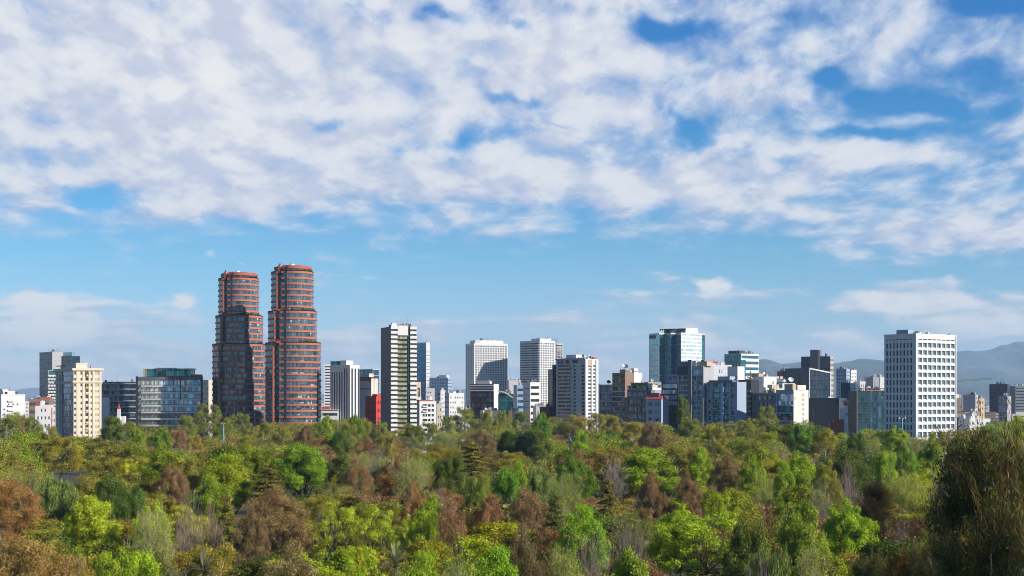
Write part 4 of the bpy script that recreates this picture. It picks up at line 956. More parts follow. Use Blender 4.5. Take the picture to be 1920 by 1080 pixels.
b = Bld('office_block', 'narrow block of amber mirrored glass with white floor bands', 1384, 1408, 1411, 712, Y, 58, W_blackgrid, a=14, landmark='amber glass block')
FH = 3.3; nf = int((b.H - 4) / FH); b.face(3, [(.3, b.b - .3, b.H - .3 - (k + 1) * FH, b.H - .3 - k * FH - (.1 if k < 2 else .9), G_amber if k < 8 else G_dark, 'glass_band') for k in range(nf)], .4)
b.bands('floor_band', W_paleconc, 3, [b.H - .3 - k * FH - .85 for k in range(2, nf)], .8, .5); b.slab('yellow_mast', plain('yellow_paint', (.45, .28, .03)), .1, .6, .0 + .1, .7, b.H + .02, wz(696, Y)); b.dish(3, b.b * .4, b.H, 1.6, 20, M_white); b.dish(4, b.b * .15, b.H, 1.0, 10, M_white); b.finish()
b = Bld('office_block', 'white low block with four small windows behind the dark terraced house', 1404, 1432, 1456, 706, 1010, 38, W_white2, landmark='white four-window block')
b.grid(3, 4, 8, .14, .28, G_dark, skip=.5, seed=3); b.grid(0, 2, 8, .2, .3, G_dark, skip=.3); b.slab('roof_house', W_tan, 1, 6, b.b * .4, b.b * .9, b.H + .02, b.H + 2.2); b.slab('lower_terrace', M_white, -8, b.a, -9, -.02, 0, wz(726, 1000)); b.roofstuff(50, 4); b.finish()
Y = 915
b = Bld('apartment_block', 'dark terraced apartment house with a cluttered roof edge among treetops', 1410, 1456, 1459, 737, Y, 56, W_dkconc, a=14, landmark='dark terraced house')
b.grid(3, 5, 7, .66, .6, G_busy, z0=5, depth=.7); b.parapet(W_tan, .3); b.roofstuff(51, 7, hmax=1.8, mats=[M_dark, W_tan, M_white]); b.finish()
Y = 885
b = Bld('apartment_block', 'cream slab-ended block with an arch at its foot and a dark glazed side', 1455, 1488, 1516, 731, Y, 40, W_ivory, landmark='cream slab-ended block')
L = b.a; FH = 3.0
b.face(0, [(L * .60, L * .66, b.H - 4.0 - k * FH, b.H - 2.4 - k * FH, G_dark) for k in range(7)] + [(L * .07, L * .12, b.H - 6, b.H - 4.6, G_dark)], .3, mat=W_ivory)
b.face(3, [(b.b * .06, b.b * .95, b.H - 9.5, b.H - 2.6, G_palerefl, 'glass_band'), (b.b * .06, b.b * .95, b.H - 14, b.H - 10.2, G_teal, 'glass_band'), (b.b * .06, b.b * .95, b.H - 19, b.H - 15, G_navy, 'glass_band'), (b.b * .06, b.b * .95, 3, b.H - 20, G_navy, 'glass_band')], .8, mat=W_bluegrey)
b.slab('upper_slab', W_ivory, L * .22, L * .78, -.5, 8, b.H + .01, wz(722, Y)); b.slab('upper_slab', W_tan, L * -.02, L * .21, .5, 7, b.H + .01, wz(720, Y)); b.slab('ledge', W_paleconc, -1.3, -.003, b.b * .04, b.b * .98, b.H - 10, b.H - 9.6)
m = MB(); n = 12; za = 10.5
for k in range(n):
    a0, a1 = math.pi * k / n, math.pi * (k + 1) / n; r0, r1 = L * .42, L * .36; c = L * .56
    m.quad((c + r0 * math.cos(a0), -.25, za + r0 * math.sin(a0)), (c + r1 * math.cos(a0), -.25, za + r1 * math.sin(a0)), (c + r1 * math.cos(a1), -.25, za + r1 * math.sin(a1)), (c + r0 * math.cos(a1), -.25, za + r0 * math.sin(a1)))
    m.quad((c + r0 * math.cos(a0), -.02, za + r0 * math.sin(a0)), (c + r0 * math.cos(a0), -.25, za + r0 * math.sin(a0)), (c + r0 * math.cos(a1), -.25, za + r0 * math.sin(a1)), (c + r0 * math.cos(a1), -.02, za + r0 * math.sin(a1)))
m.build('arch', W_paleconc, b.root)
m = MB(); m.poly([(L * .56 + L * .36 * math.cos(math.pi * k / n), -.04, za + L * .36 * math.sin(math.pi * k / n)) for k in range(n + 1)]); m.build('arch_window', G_navy, b.root); b.finish()
b = Bld('house', 'cream rooftop house carrying two white satellite dishes', 1442, 1448, 1492, 728, 985, 20, W_cream)
b.grid(0, 4, 6, .3, .3, G_small, skip=.4); b.slab('upper_storey', W_white2, b.a * .45, b.a * .98, .5, 7, b.H + .02, wz(718.5, 985)); b.slab('upper_storey', W_beige, .2, b.a * .3, .5, 7, b.H + .02, wz(721, 985))
b.dish(b.a * .80, .3, wz(718.5, 985), 2.0, -10, M_white); b.dish(b.a * .60, 1.5, wz(718.5, 985), 1.3, -35, M_white); b.dish(b.a * .42, 2.0, b.H, 1.4, -40, M_steel); b.dish(b.a * .9, -1.2, b.H - 2, 1.6, -60, W_bluegrey); b.finish()
# blue glass office tower with facets
Y = 1240
b = Bld('office_tower', 'tall faceted blue glass tower with a bright lit right face and an open roof frame', 1217, 1278, 1322, 627, Y, 40, W_paleconc, landmark='faceted blue tower')
X0 = b.root.location.x
def loc(px, dy):
    Yp = Y + dy; dx_ = wx(px, Yp) - X0; t = R(-40)
    return (dx_ * math.cos(t) - dy * math.sin(t), dx_ * math.sin(t) + dy * math.cos(t))
PTS = [loc(1217, 26), loc(1235.5, 9), loc(1248, 14), loc(1258, 5), loc(1268, 9), loc(1277, 0), loc(1316, 22), loc(1322, 27), loc(1322, 60), loc(1235, 62)]
b.poly = PTS
def zz_(py, dy=0): return wz(py, Y + dy)
H0 = zz_(624, 5); b.H = H0; nf = 25; zb = 10
glz = [G_paleblue, G_teal, G_paleblue, G_deepblue, G_paleblue]
tops = [(632, 621), None]
for k, gl_ in enumerate(glz):
    p, q, Lf = b.fl(k)
    b.face(k, [(.15, Lf - .15, zb + f * (H0 - zb - 1) / 9, zb + (f + 1) * (H0 - zb - 1) / 9 - .18, gl_, 'glass_band') for f in range(9)], .1)
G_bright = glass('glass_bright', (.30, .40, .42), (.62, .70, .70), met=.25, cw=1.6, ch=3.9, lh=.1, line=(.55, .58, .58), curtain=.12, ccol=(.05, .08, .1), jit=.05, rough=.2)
p, q, Lf = b.fl(5)
b.face(5, [(.3, Lf - .3, zb + f * (H0 - zb - 1) / nf + 1.1, zb + (f + 1) * (H0 - zb - 1) / nf, G_bright if f not in (nf - 5, nf - 7, nf - 12, nf - 15) else G_palerefl, 'glass_band') for f in range(nf)], .2, mat=M_white)
p, q, Lf = b.fl(6); b.face(6, [(.2, Lf - .2, zb, H0 - 1, G_teal, 'glass_band')], .2)
def roofpoly(name, mat, pts, z0, z1):
    m = MB(); m.prism(pts, z0, z1); m.build(name, mat, b.root)
roofpoly('roof_house', M_white, [loc(1285.5, 8), loc(1308, 20), loc(1300, 40), loc(1280, 30)], H0 + .02, zz_(615.5, 15))
roofpoly('roof_house', W_navy, [loc(1262, 8), loc(1285, 8.2), loc(1280, 30), loc(1262, 30)], H0 + .02, zz_(616.5, 10))
roofpoly('roof_house', G_navy, [loc(1243, 20), loc(1261.5, 9), loc(1261.5, 30), loc(1243, 34)], H0 + .02, zz_(619, 10))
roofpoly('roof_canopy', W_dkconc, [loc(1237, 16), loc(1286, 4), loc(1286, 30), loc(1237, 36)], zz_(617.4, 10), zz_(616.2, 10))
for px in (1240, 1243.5, 1260): roofpoly('roof_post', M_white, [loc(px, 14), loc(px + 1.2, 14), loc(px + 1.2, 16), loc(px, 16)], H0 + .02, zz_(617.6, 10))
p, q, Lf = b.fl(0)
m = MB(); d = ((q[0] - p[0]) / Lf, (q[1] - p[1]) / Lf); nn = (d[1], -d[0])
for k in range(5):
    s0 = Lf * (.06 + .12 * k); s1 = s0 + Lf * .095; zc = H0 - 4.6
    A = [(p[0] + d[0] * s_ + nn[0] * o_, p[1] + d[1] * s_ + nn[1] * o_) for s_, o_ in ((s0, .4), (s1, .4), (s1, .08), (s0, .08))]
    m.prism(A, zc + (.5 if k % 2 else 0), zc + 3.0)
m.build('roof_sign', W_navy, b.root); b.finish()
for (pl, pc, pr, yt, Y, th, mat, lab, st, gl) in (
    (1244, 1246, 1266, 738, 1120, 10, W_white2, 'pale rear house behind the black-framed office', 0, G_small),
    (1213, 1216, 1240, 716, 1180, 12, W_greyconc, 'grey flat block at the foot of the faceted blue tower', 1, G_dark)):
    b = Bld('house', lab, pl, pc, pr, yt, Y, th, mat, b=12); (b.ribbon(0, 8, .4, gl) if st else b.grid(0, 4, 7, .4, .4, gl)); b.roofstuff(int(pl), 3); b.finish()
# teal and white office
Y = 1340
b = Bld('office_block', 'teal glass office with white horizontal bands in front of the hills', 1358, 1390, 1423, 663, Y, 42, W_white2, landmark='teal and white office')
b.curtain(3, G_teal, 12, z0=5, gap=.2, parts=2, m=.8); b.ribbon(0, 13, .5, G_teal, z0=5, depth=.2, top=.6)
b.slab('front_wing', G_teal, -3.5, b.a * .15, -2, b.b * .55, 0, wz(675, Y)); b.slab('roof_house', M_dark, 1, 9, b.b * .15, b.b * .8, b.H + .02, b.H + 3); b.roofstuff(60, 6, mats=[M_dark, M_dark, M_steel]); b.finish()
# dark glass wedge and towers
Y = 1120
b = Bld('office_block', 'black wedge-shaped glass building with a sloping bright-edged front', 1472, 1517, 1557, 690, Y, 38, W_slate, landmark='black glass wedge')
L = b.a; zr = wz(698, Y + 14)
b.done.add(0); b.face(3, [(b.b * .25, b.b * .28, 10, b.H - 4, G_dark, 'slot'), (b.b * .6, b.b * .63, 10, b.H - 4, G_dark, 'slot')], .3)
m = MB(); nfl = 7
m.quad((0, 0, 0), (L, 0, 0), (L, 0, zr), (0, 0, b.H), 0, [(0, 0), (L, 0), (L, zr), (0, b.H)]); m.build('glass_front', G_navy, b.root)
m = MB(); P4 = [(0, b.H), (L, zr)]
m.quad((-.1, -.5, b.H - .9), (L, -.5, zr - .9), (L, -.5, zr + .2), (-.1, -.5, b.H + .2)); m.quad((-.1, -.5, b.H + .2), (L, -.5, zr + .2), (L, -.01, zr + .2), (-.1, -.01, b.H + .2)); m.quad((-.1, -.01, b.H - .9), (L, -.01, zr - .9), (L, -.5, zr - .9), (-.1, -.5, b.H - .9)); m.box(L - .8, L + .3, -.5, -.01, 0, zr - .9); m.box(-.3, .3, -.5, -.01, 0, b.H - .9)
m.build('edge_frame', W_paleconc, b.root)
b.face(1, [], z1=zr); b.face(2, []); m = MB(); m.quad((0, 0, b.H), (L, 0, zr), (L, b.b, zr), (0, b.b, b.H)); m.build('roof', W_slate, b.root)
for k in range(1, 8): b.slab('mullion', M_dark, L * k / 8 - .06, L * k / 8 + .06, -.12, -.01, 1, b.H + (zr - b.H) * k / 8 - 1)
b.finish(roof=False)
Y = 1380
b = Bld('office_tower', 'dark glass tower with a taller blank slab rising in its middle', 1502, 1557, 1568, 668, Y, 68, W_slate, a=18, landmark='dark slab-cored tower')
L = b.b; b.curtain(3, G_ink, 14, z0=5, gap=.4, parts=2); b.ribbon(0, 14, .45, G_grey, z0=5, mat=W_tan)
b.slab('core_slab', W_slate, -1.6, 12, L * .43, L * .68, 0, wz(655.5, Y)); b.slab('core_slab', W_dkconc, -1.2, 12, L * .40, L * .425, 0, wz(655.5, Y)); b.slab('core_slab', W_dkconc, -.6, 10, L * .36, L * .395, 0, wz(656, Y))
for k in range(4): b.part('antenna', M_white, lambda m: m.tube((2 + k, L * (.42 + .07 * k), wz(655.5, Y)), (2 + k, L * (.42 + .07 * k), wz(655.5, Y) + 2.5), .2, .1, 5))
b.roofstuff(63, 3); b.finish()
Y = 1010
b = Bld('office_block', 'low charcoal panelled block with a plain front under the black wedge', 1514, 1573, 1576, 746, Y, 60, W_slate, a=14, landmark='charcoal panelled block')
b.face(3, [(b.b * .12, b.b * .22, 5 + k * 3.5, 7.5 + k * 3.5, G_grey) for k in range(int((b.H - 8) / 3.5))] + [(b.b * .9, b.b * .99, b.H - 5, b.H - .6, G_dark)], .3); b.slab('roof_house', W_bluegrey, 1, 6, b.b * .35, b.b * .6, b.H + .02, b.H + .9); b.finish()
for (pl, pc, pr, yt, Y, th, mat, lab, st, nb, nf, gl, lm) in (
    (1568, 1587, 1594, 692, 1500, 60, W_bluegrey, 'blue-grey apartment block before the hills, half behind the dark slab-cored tower', 0, 5, 16, G_dark, 'blue-grey apartment block'),
    (1588, 1596, 1606, 695, 1520, 40, M_white, 'sunlit white apartment stack next to the blue-grey one before the hills', 0, 3, 16, G_dark, None),
    (1577, 1594, 1604, 719, 1150, 55, W_slate, 'blue glass office with fine floor lines behind the white lookout tower', 2, 3, 8, G_deepblue, None),
    (1608, 1612, 1636, 716, 1500, 10, M_white, 'cluttered pale rooftop block before the hills left of the white grid tower', 0, 6, 8, G_small, None),
    (1634, 1637, 1648, 708, 1160, 8, W_greyconc, 'grey lift-tower block rising behind the green-blue glass building', 3, 0, 0, None, None),
    (1648, 1650, 1659, 708, 1180, 8, M_white, 'white wall end beside the grey lift-tower block', 3, 0, 0, None, None),
    (1466, 1468, 1474, 697, 1400, 10, W_maroon, 'tiny dark red block peeping out left of the black wedge', 0, 2, 6, G_dark, None),
    (1444, 1447, 1474, 711, 1200, 12, W_dkconc, 'dark low glass hall behind the cream rooftop house', 1, 0, 6, G_navy, None)):
    b = Bld('office_block', lab, pl, pc, pr, yt, Y, th, mat, b=(16 if pc - pl < 5 else None), landmark=lm)
    if st == 1: b.ribbon(0, nf, .5, gl)
    elif st == 2: b.curtain(3, gl, nf); b.curtain(0, gl, nf)
    elif st == 0: b.grid(0, nb, nf, .45, .42, gl); b.grid(3, max(2, nb), nf, .5, .4, gl)
    b.roofstuff(int(pl), 5, hmax=3); b.parapet(mat, .6); b.finish()
Y = 900
b = Bld('office_block', 'green-blue glass building topped by a cluttered roof frame, left of the white grid tower', 1590, 1606, 1664, 733, Y, 28, W_dkconc, landmark='green-blue glass building')
L = b.a; ops = []
for k in range(9):
    za = b.H - 3.3 - k * 3.4
    for u0, u1, g_ in ((.05, .42, G_navy), (.43, .52, G_deepblue), (.53, .68, G_navy), (.69, .80, G_deepblue), (.81, .98, G_navy)): ops.append((u0 * L, u1 * L, za, za + 3.2, glass('glass_bottle_green', (.005, .024, .034), (.014, .050, .066), met=.1, cw=1.7, ch=3.4, lh=.06, line=(.01, .03, .035), curtain=.02, jit=.08, spec=.4) if g_ is G_navy else G_deepblue, 'glass_band'))
b.face(0, ops, .12, mat=W_blackgrid); b.face(3, [], mat=W_slate)
b.slab('roof_edge', W_brickdark, L * .3, L * 1.0, -.3, .2, b.H + .01, b.H + .5); b.slab('roof_canopy', M_dark, -1, L * .88, -1, b.b * .6, wz(728.5, Y), wz(727.5, Y))
for k in range(9): b.part('roof_post', M_steel, lambda m: (m.tube((L * k / 9.2, -.3, b.H), (L * k / 9.2, -.3, wz(728.5, Y)), .14, .14, 5), m.tube((L * k / 9.2, -.3, b.H), (L * (k + 1) / 9.2, -.3, wz(728.5, Y)), .08, .08, 4)))
b.roofstuff(66, 8, hmax=3.2, mats=[M_dark, M_steel, W_paleconc]); b.finish()

# white lookout column
Y = 845
r = empty('lookout_tower', (wx(1586, Y), Y, 0)); tag(r, 'slim white lookout column with a red collar and round gallery near its top', 'lookout tower')
LANDMARKS.append((1577, 1596, 'white lookout column'))
zt = wz(747, Y)
m = MB(); m.tube((0, 0, 0), (0, 0, zt - 4.2), 1.55, 1.25, 14); m.build('shaft', M_white, r)
m = MB(); m.tube((0, 0, zt - 4.2), (0, 0, zt - 2.6), 1.3, 1.3, 14); m.build('collar', M_red, r)
m = MB(); m.tube((0, 0, zt - 2.6), (0, 0, zt - 2.0), 1.7, 2.1, 14); m.tube((0, 0, zt - 2.0), (0, 0, zt - 1.2), 2.1, 2.1, 14); m.build('gallery', W_tan, r)
m = MB(); m.tube((0, 0, zt - 1.2), (0, 0, zt + .2), .85, .7, 10); m.build('lantern', M_white, r)
m = MB(); m.tube((0, 0, wz(812, Y)), (0, 0, wz(811, Y)), 2.0, 2.0, 14); m.build('lower_gallery', M_white, r)
m = MB(); m.tube((.3, -1.36, zt - 9.5), (.3, -1.42, zt - 9.5), .7, .7, 10); m.build('emblem', plain('emblem_green', (.12, .18, .05)), r)
m = MB(); m.box(-3.6, -1.6, -.4, 1.2, 0, zt - 6); m.build('side_shaft', W_white2, r)
m = MB(); m.box(-7, -1.5, -.5, 4, 0, wz(786, Y)); m.box(-9.5, -7.01, 0, 4, 0, wz(792, Y)); m.build('brick_annex', W_brickdark, r)
m = MB(); m.box(1.32, 2.0, -.6, .8, wz(775, Y), wz(764, Y)); m.build('side_box', W_brick, r)

# far right cluster
for (pl, pc, pr, yt, Y, th, mat, lab, st, nb, nf, gl) in (
    (1792, 1794, 1805, 746, 1050, 10, W_brown, 'brown ribbed block at the white grid tower\'s right foot', 1, 0, 8, G_grey),
    (1806, 1829, 1834, 740, 1350, 62, W_greyconc, 'plain grey concrete block between the white grid tower and the dark far tower', 3, 0, 0, None),
    (1833, 1835, 1846, 747, 1400, 10, W_ochre, 'salmon low block right of the plain grey concrete block', 0, 2, 5, G_small),
    (1855, 1889, 1893, 720, 1650, 60, W_slate, 'dark grey office tower far right before the blue mountain', 2, 0, 12, G_ink),
    (1872, 1888, 1896, 743, 1250, 45, W_greyconc, 'grey tower house in front of the dark far office, its right side pale', 2, 0, 8, G_grey),
    (1890, 1898, 1908, 729, 1900, 30, W_slate, 'slate block half hidden between the two dark far-right towers', 1, 0, 10, G_navy),
    (1901, 1904, 1935, 724, 1750, 8, W_dkconc, 'dark office block cut by the right edge of the picture', 1, 0, 12, G_navy),
    (1795, 1797, 1822, 786, 900, 8, W_dkconc, 'low dark pavilion at the right foot of the white grid tower', 1, 0, 2, G_dark)):
    b = Bld('office_block', lab, pl, pc, pr, yt, Y, th, mat, b=(18 if pc - pl < 5 else None), landmark='dark far-right office' if pl == 1855 else None)
    if st == 1: b.ribbon(0, nf, .45, gl)
    elif st == 2: b.curtain(3, gl, nf, gap=.5); b.grid(0, 2, nf, .3, .3, gl)
    elif st == 0: b.grid(0, nb, nf, .4, .4, gl)
    else: b.grid(3, 1, 10, .06, .3, G_dark); b.grid(0, 1, 8, .5, .3, G_dark)
    b.roofstuff(int(pl) + 3, 4, hmax=2.5); b.finish()
b = Bld('house', 'white flat house among the treetops right of the white grid tower', 1816, 1818, 1857, 785, 840, 12, M_white, b=12)
b.grid(0, 4, 3, .35, .4, G_small, z0=12); b.slab('upper_storey', M_white, b.a * .1, b.a * .5, 1, 6, b.H + .02, b.H + 1.3); b.finish()
b = Bld('house', 'white little house behind the flat one, partly tree-hidden', 1819, 1822, 1832, 774, 960, 12, M_white, b=8)
b.grid(0, 2, 5, .3, .4, G_small); b.roofstuff(71, 2, hmax=1); b.finish()
b = Bld('pavilion', 'low park building with a pinkish roof showing between the trees at right', 1644, 1646, 1662, 866.5, 420, 8, W_white2, b=9)
b.grid(0, 3, 1, .5, .5, G_dark, z0=1, top=1); b.slab('roof', plain('roof_pink', (.45, .26, .24), .8), -.5, b.a + .5, -.6, 7.6, b.H + .01, b.H + .5); b.finish()

# tower crane
Y = 1500
r = empty('tower_crane', (wx(1780, Y), Y, 0)); tag(r, 'green construction crane jib reaching out from behind the white grid tower', 'crane')
z = wz(716, Y)
def lattice(name, p0, p1, wdt, n):
    m = MB(); p0, p1 = Vector(p0), Vector(p1); d = (p1 - p0) / n; dn = d.normalized(); up = Vector((0, 0, 1)) if abs(dn.z) < .9 else Vector((0, 1, 0)); sd = dn.cross(up).normalized(); up = sd.cross(dn)
    cs = [up * wdt, -up * wdt * .3 + sd * wdt * .6, -up * wdt * .3 - sd * wdt * .6]
    for c in cs: m.tube(p0 + c, p1 + c, .22, .22, 4)
    for k in range(n):
        a_ = p0 + d * k
        for q in range(3): m.tube(a_ + cs[q], a_ + d + cs[(q + 1) % 3], .12, .12, 3)
    m.build(name, plain('crane_green', (.05, .22, .17), .5), r)
lattice('jib', (0, 0, z), (43.5, -4, z + 2.8), 1.3, 26); lattice('mast', (0, 0, 0), (0, 0, z), 1.2, 30); lattice('counter_jib', (0, 0, z), (-14, 1, z - .5), 1.0, 8)
m = MB(); m.box(-13.5, -10.5, 0, 2, z - 3, z - .9); m.build('counterweight', W_greyconc, r)
m = MB(); m.box(.6, 2.6, -2.6, -.9, z - 2.6, z - .4); m.build('cab', M_white, r)
# teal poles
for px, y0, Y, lab, hz in ((419, 792, 520, 'teal flagless mast with a red tip standing among dark trees below the left brick tower', 27), (1691.5, 781, 760, 'pale teal lamp mast with twin lamp arms in front of the white grid tower', 26)):
    r = empty('lamp_mast' if px > 1000 else 'mast', (wx(px, Y), Y, 0)); tag(r, lab, 'mast'); zt = wz(y0, Y)
    m = MB(); m.tube((0, 0, 0), (0, 0, zt - .8), .34 if px < 1000 else .42, .24 if px < 1000 else .34, 8); m.build('pole', plain('teal_paint', (.10, .33, .40) if px < 1000 else (.34, .48, .52), .5), r)
    if px < 1000:
        m = MB(); m.tube((0, 0, zt - .8), (0, 0, zt), .22, .18, 8); m.build('tip', M_red, r)
        m = MB(); m.box(-.9, .9, -.08, .08, zt - .55, zt - .35); m.build('crossbar', W_paleconc, r)
    else:
        for sgn in (-1, 1):
            m = MB(); m.tube((0, 0, zt - 1.6), (sgn * 1.6, 0, zt - .6), .12, .1, 5); m.tube((sgn * 1.6, 0, zt - 1.1), (sgn * 1.6, 0, zt - .2), .3, .4, 8); m.build('lamp', M_white, r)
# airliner, a speck in the sky
Y = 9000
r = empty('airplane', (wx(457, Y), Y, wz(495.5, Y)), R(15)); tag(r, 'tiny white airplane high in the sky above the left brick tower', 'airplane')
m = MB(); m.tube((-17, 0, 0), (13, 0, 0), 1.9, 1.9, 10); m.tube((13, 0, 0), (18, 0, -.4), 1.9, .4, 10); m.tube((-25, 0, 1), (-17, 0, 0), .4, 1.9, 10); m.build('fuselage', M_white, r)
m = MB()
for sg in (-1, 1): m.prism([(3, sg * 1.5), (-3, sg * 1.5), (-8, sg * 17), (-6, sg * 17)], -.6, -.2); 
m.build('wings', M_white, r)
m = MB(); m.prism([(-20, -.2), (-25, -.2), (-25, .2), (-20, .2)], 1, 7); m.prism([(-20, -6), (-24, -6), (-24, 6), (-20, 6)], 1, 1.3); m.build('tail', M_white, r)
# ------------------------------------------------------------------ ground, hills, far city, haze
def ground_h(x, y):
    r = math.hypot(x, y + 10); return 15.0 * math.exp(-(r / 70.0) ** 2)
def make_ground():
    ys = [-400, -200, -120, -80, -50, -30, -10, 10, 30, 50, 70, 90, 110, 130, 160, 200, 260, 340, 460, 600, 800, 1100, 1600, 2600, 5000, 10000, 20000, 29500]
    xs = [-15500, -8000, -3000, -1000, -400, -200, -120, -80, -60, -40, -20, 0, 20, 40, 60, 80, 120, 200, 400, 1000, 3000, 8000, 15500]
    v = [(x, y, ground_h(x, y)) for y in ys for x in xs]; n = len(xs)
    f = [(j * n + i, j * n + i + 1, (j + 1) * n + i + 1, (j + 1) * n + i) for j in range(len(ys) - 1) for i in range(n - 1)]
    me = bpy.data.meshes.new('ground'); me.from_pydata(v, [], f)
    m, t, p = new_mat('forest_floor')
    o = t.n('ShaderNodeTexCoord').outputs['Object']
    a = t.noise(o, .15, 6, .6); b_ = t.noise(o, .01, 3, .5)
    c = t.ramp(a, [(.3, (.022, .020, .012)), (.5, (.035, .045, .016)), (.7, (.060, .050, .028))])
    s = t.n('ShaderNodeSeparateXYZ', i_0=o)
    c = t.mixc(t.ss(s.outputs[1], 880, 960), c, t.ramp(b_, [(.35, (.10, .105, .10)), (.65, (.16, .15, .14))]))
    t.put(p.inputs['Base Color'], c); p.inputs['Roughness'].default_value = .95
    me.materials.append(m)
    ob = bpy.data.objects.new('ground', me); COL.objects.link(ob); tag(ob, kind='structure'); return ob
make_ground()
def hills(name, Y0, depth, prof, seed, base=-1.0):
    rg = np.random.RandomState(seed); nx, ny = 260, 26
    px = np.linspace(prof[0][0], prof[-1][0], nx); top = np.interp(px, [p[0] for p in prof], [p[1] for p in prof])
    crest = CAMZ + (HY - top) / FPX * Y0
    jit = np.zeros(nx)
    for o_ in range(1, 7): jit += np.sin(np.linspace(0, 40 * 1.9 ** o_ * .5, nx) + rg.rand() * 6) * .5 ** o_ * .035
    crest = crest * (1 + jit * .55)
    V = []
    for j in range(ny):
        t_ = j / (ny - 1)                       # foot of the near slope to the crest, then down behind
        k = t_ / .7 if t_ < .7 else 1 - (t_ - .7) / .3
        y = Y0 - depth * .7 + depth * t_
        rid = np.zeros(nx)
        for o_ in range(1, 6): rid += np.abs(np.sin(px * .011 * 1.8 ** o_ + j * .32 * o_ + rg.rand() * .6 + o_)) * .55 ** o_
        h = crest * np.clip(k ** 1.15 + (rid - .55) * .62 * k * (1 - k) * 2, 0, 1.0)
        for i in range(nx): V.append(((px[i] - CX) / FPX * Y0 * (y / Y0) ** .2, y, max(base, h[i]) if 0 < j < ny - 1 else base))
    F = [(j * nx + i, j * nx + i + 1, (j + 1) * nx + i + 1, (j + 1) * nx + i) for j in range(ny - 1) for i in range(nx - 1)]
    me = bpy.data.meshes.new(name); me.from_pydata(V, [], F)
    if 'hill_scrub' in _wm: m = _wm['hill_scrub']
    else:
        m, t, p = new_mat('hill_scrub'); o = t.n('ShaderNodeTexCoord').outputs['Object']
        t.put(p.inputs['Base Color'], t.ramp(t.noise(o, .0016, 10, .7), [(.36, (.012, .034, .036)), (.50, (.045, .064, .058)), (.58, (.11, .105, .09)), (.70, (.19, .155, .135))])); p.inputs['Roughness'].default_value = 1.0  # scrub tones leaned blue-green, so some distance haze sits in the base colour
        _wm['hill_scrub'] = m
    me.materials.append(m)
    for pl_ in me.polygons: pl_.use_smooth = True
    ob = bpy.data.objects.new(name, me); COL.objects.link(ob); tag(ob, kind='structure')
hills('hills', 15000, 5000, [(1180, 742), (1300, 712), (1380, 690), (1412, 676), (1424, 673), (1437, 673), (1462, 682), (1499, 676), (1530, 679), (1567, 678), (1593, 676), (1606, 672), (1635, 672), (1657, 674), (1700, 676), (1740, 690), (1800, 712), (1900, 722), (2060, 742)], 3)
hills('hills', 22000, 7000, [(1560, 742), (1640, 700), (1700, 676), (1760, 663), (1794, 659), (1809, 656), (1827, 657), (1851, 653), (1869, 645), (1887, 644), (1895, 640), (1920, 637), (1980, 628), (2060, 634), (2160, 668)], 8)
hills('hills', 26000, 6000, [(-240, 730), (-60, 733), (20, 736), (45, 731), (68, 726), (90, 730), (140, 737), (260, 738), (420, 736), (600, 739), (800, 735), (905, 727), (940, 722), (980, 729), (1120, 732), (1150, 720), (1180, 727), (1260, 736), (1400, 740)], 5)
# far city: thousands of low blocks that read as one mass
def far_city():
    rg = random.Random(77); m = MB(); mats = [W_white2, W_beige, W_paleconc, W_tan, W_bluegrey, W_brown]
    for k in range(2600):
        Y = 1250 * (9.0 ** rg.random()); px = rg.uniform(-120, 2040); X = wx(px, Y)
        h = rg.uniform(5, 13) if rg.random() < .9 else rg.uniform(14, 26)
        w_, d_ = rg.uniform(7, 22), rg.uniform(7, 22)
        mi = rg.randrange(6); m.box(X, X + w_, Y, Y + d_, -.5, h, mi)
        if rg.random() < .6: m.box(X + w_ * .2, X + w_ * .6, Y + 1, Y + d_ * .6, h, h + rg.uniform(1, 3), rg.randrange(3))
        if h > 8:
            for f in range(int(h / 3.2)):
                m.box(X + .8, X + w_ - .8, Y - .06, Y - .02, f * 3.2 + 1.2, f * 3.2 + 2.4, 6)
    tag(m.build('far_city', mats + [M_dark]), 'pale mass of low city blocks stretching away to the hills', 'far city', kind='stuff')
far_city()
def haze(dens):
    b = MB(); b.box(-16500, 16500, -600, 31000, -3, 1075)
    m = bpy.data.materials.new('haze'); m.use_nodes = True; nt = m.node_tree; nt.nodes.clear()
    v = nt.nodes.new('ShaderNodeVolumePrincipled'); v.inputs['Color'].default_value = (.50, .74, 1.0, 1); v.inputs['Density'].default_value = dens; v.inputs['Anisotropy'].default_value = 0.0
    o = nt.nodes.new('ShaderNodeOutputMaterial'); nt.links.new(v.outputs[0], o.inputs['Volume'])
    ob = b.build('haze', m); tag(ob, kind='stuff')
    m.cycles.homogeneous_volume = True
if HAZE > 0: haze(HAZE)
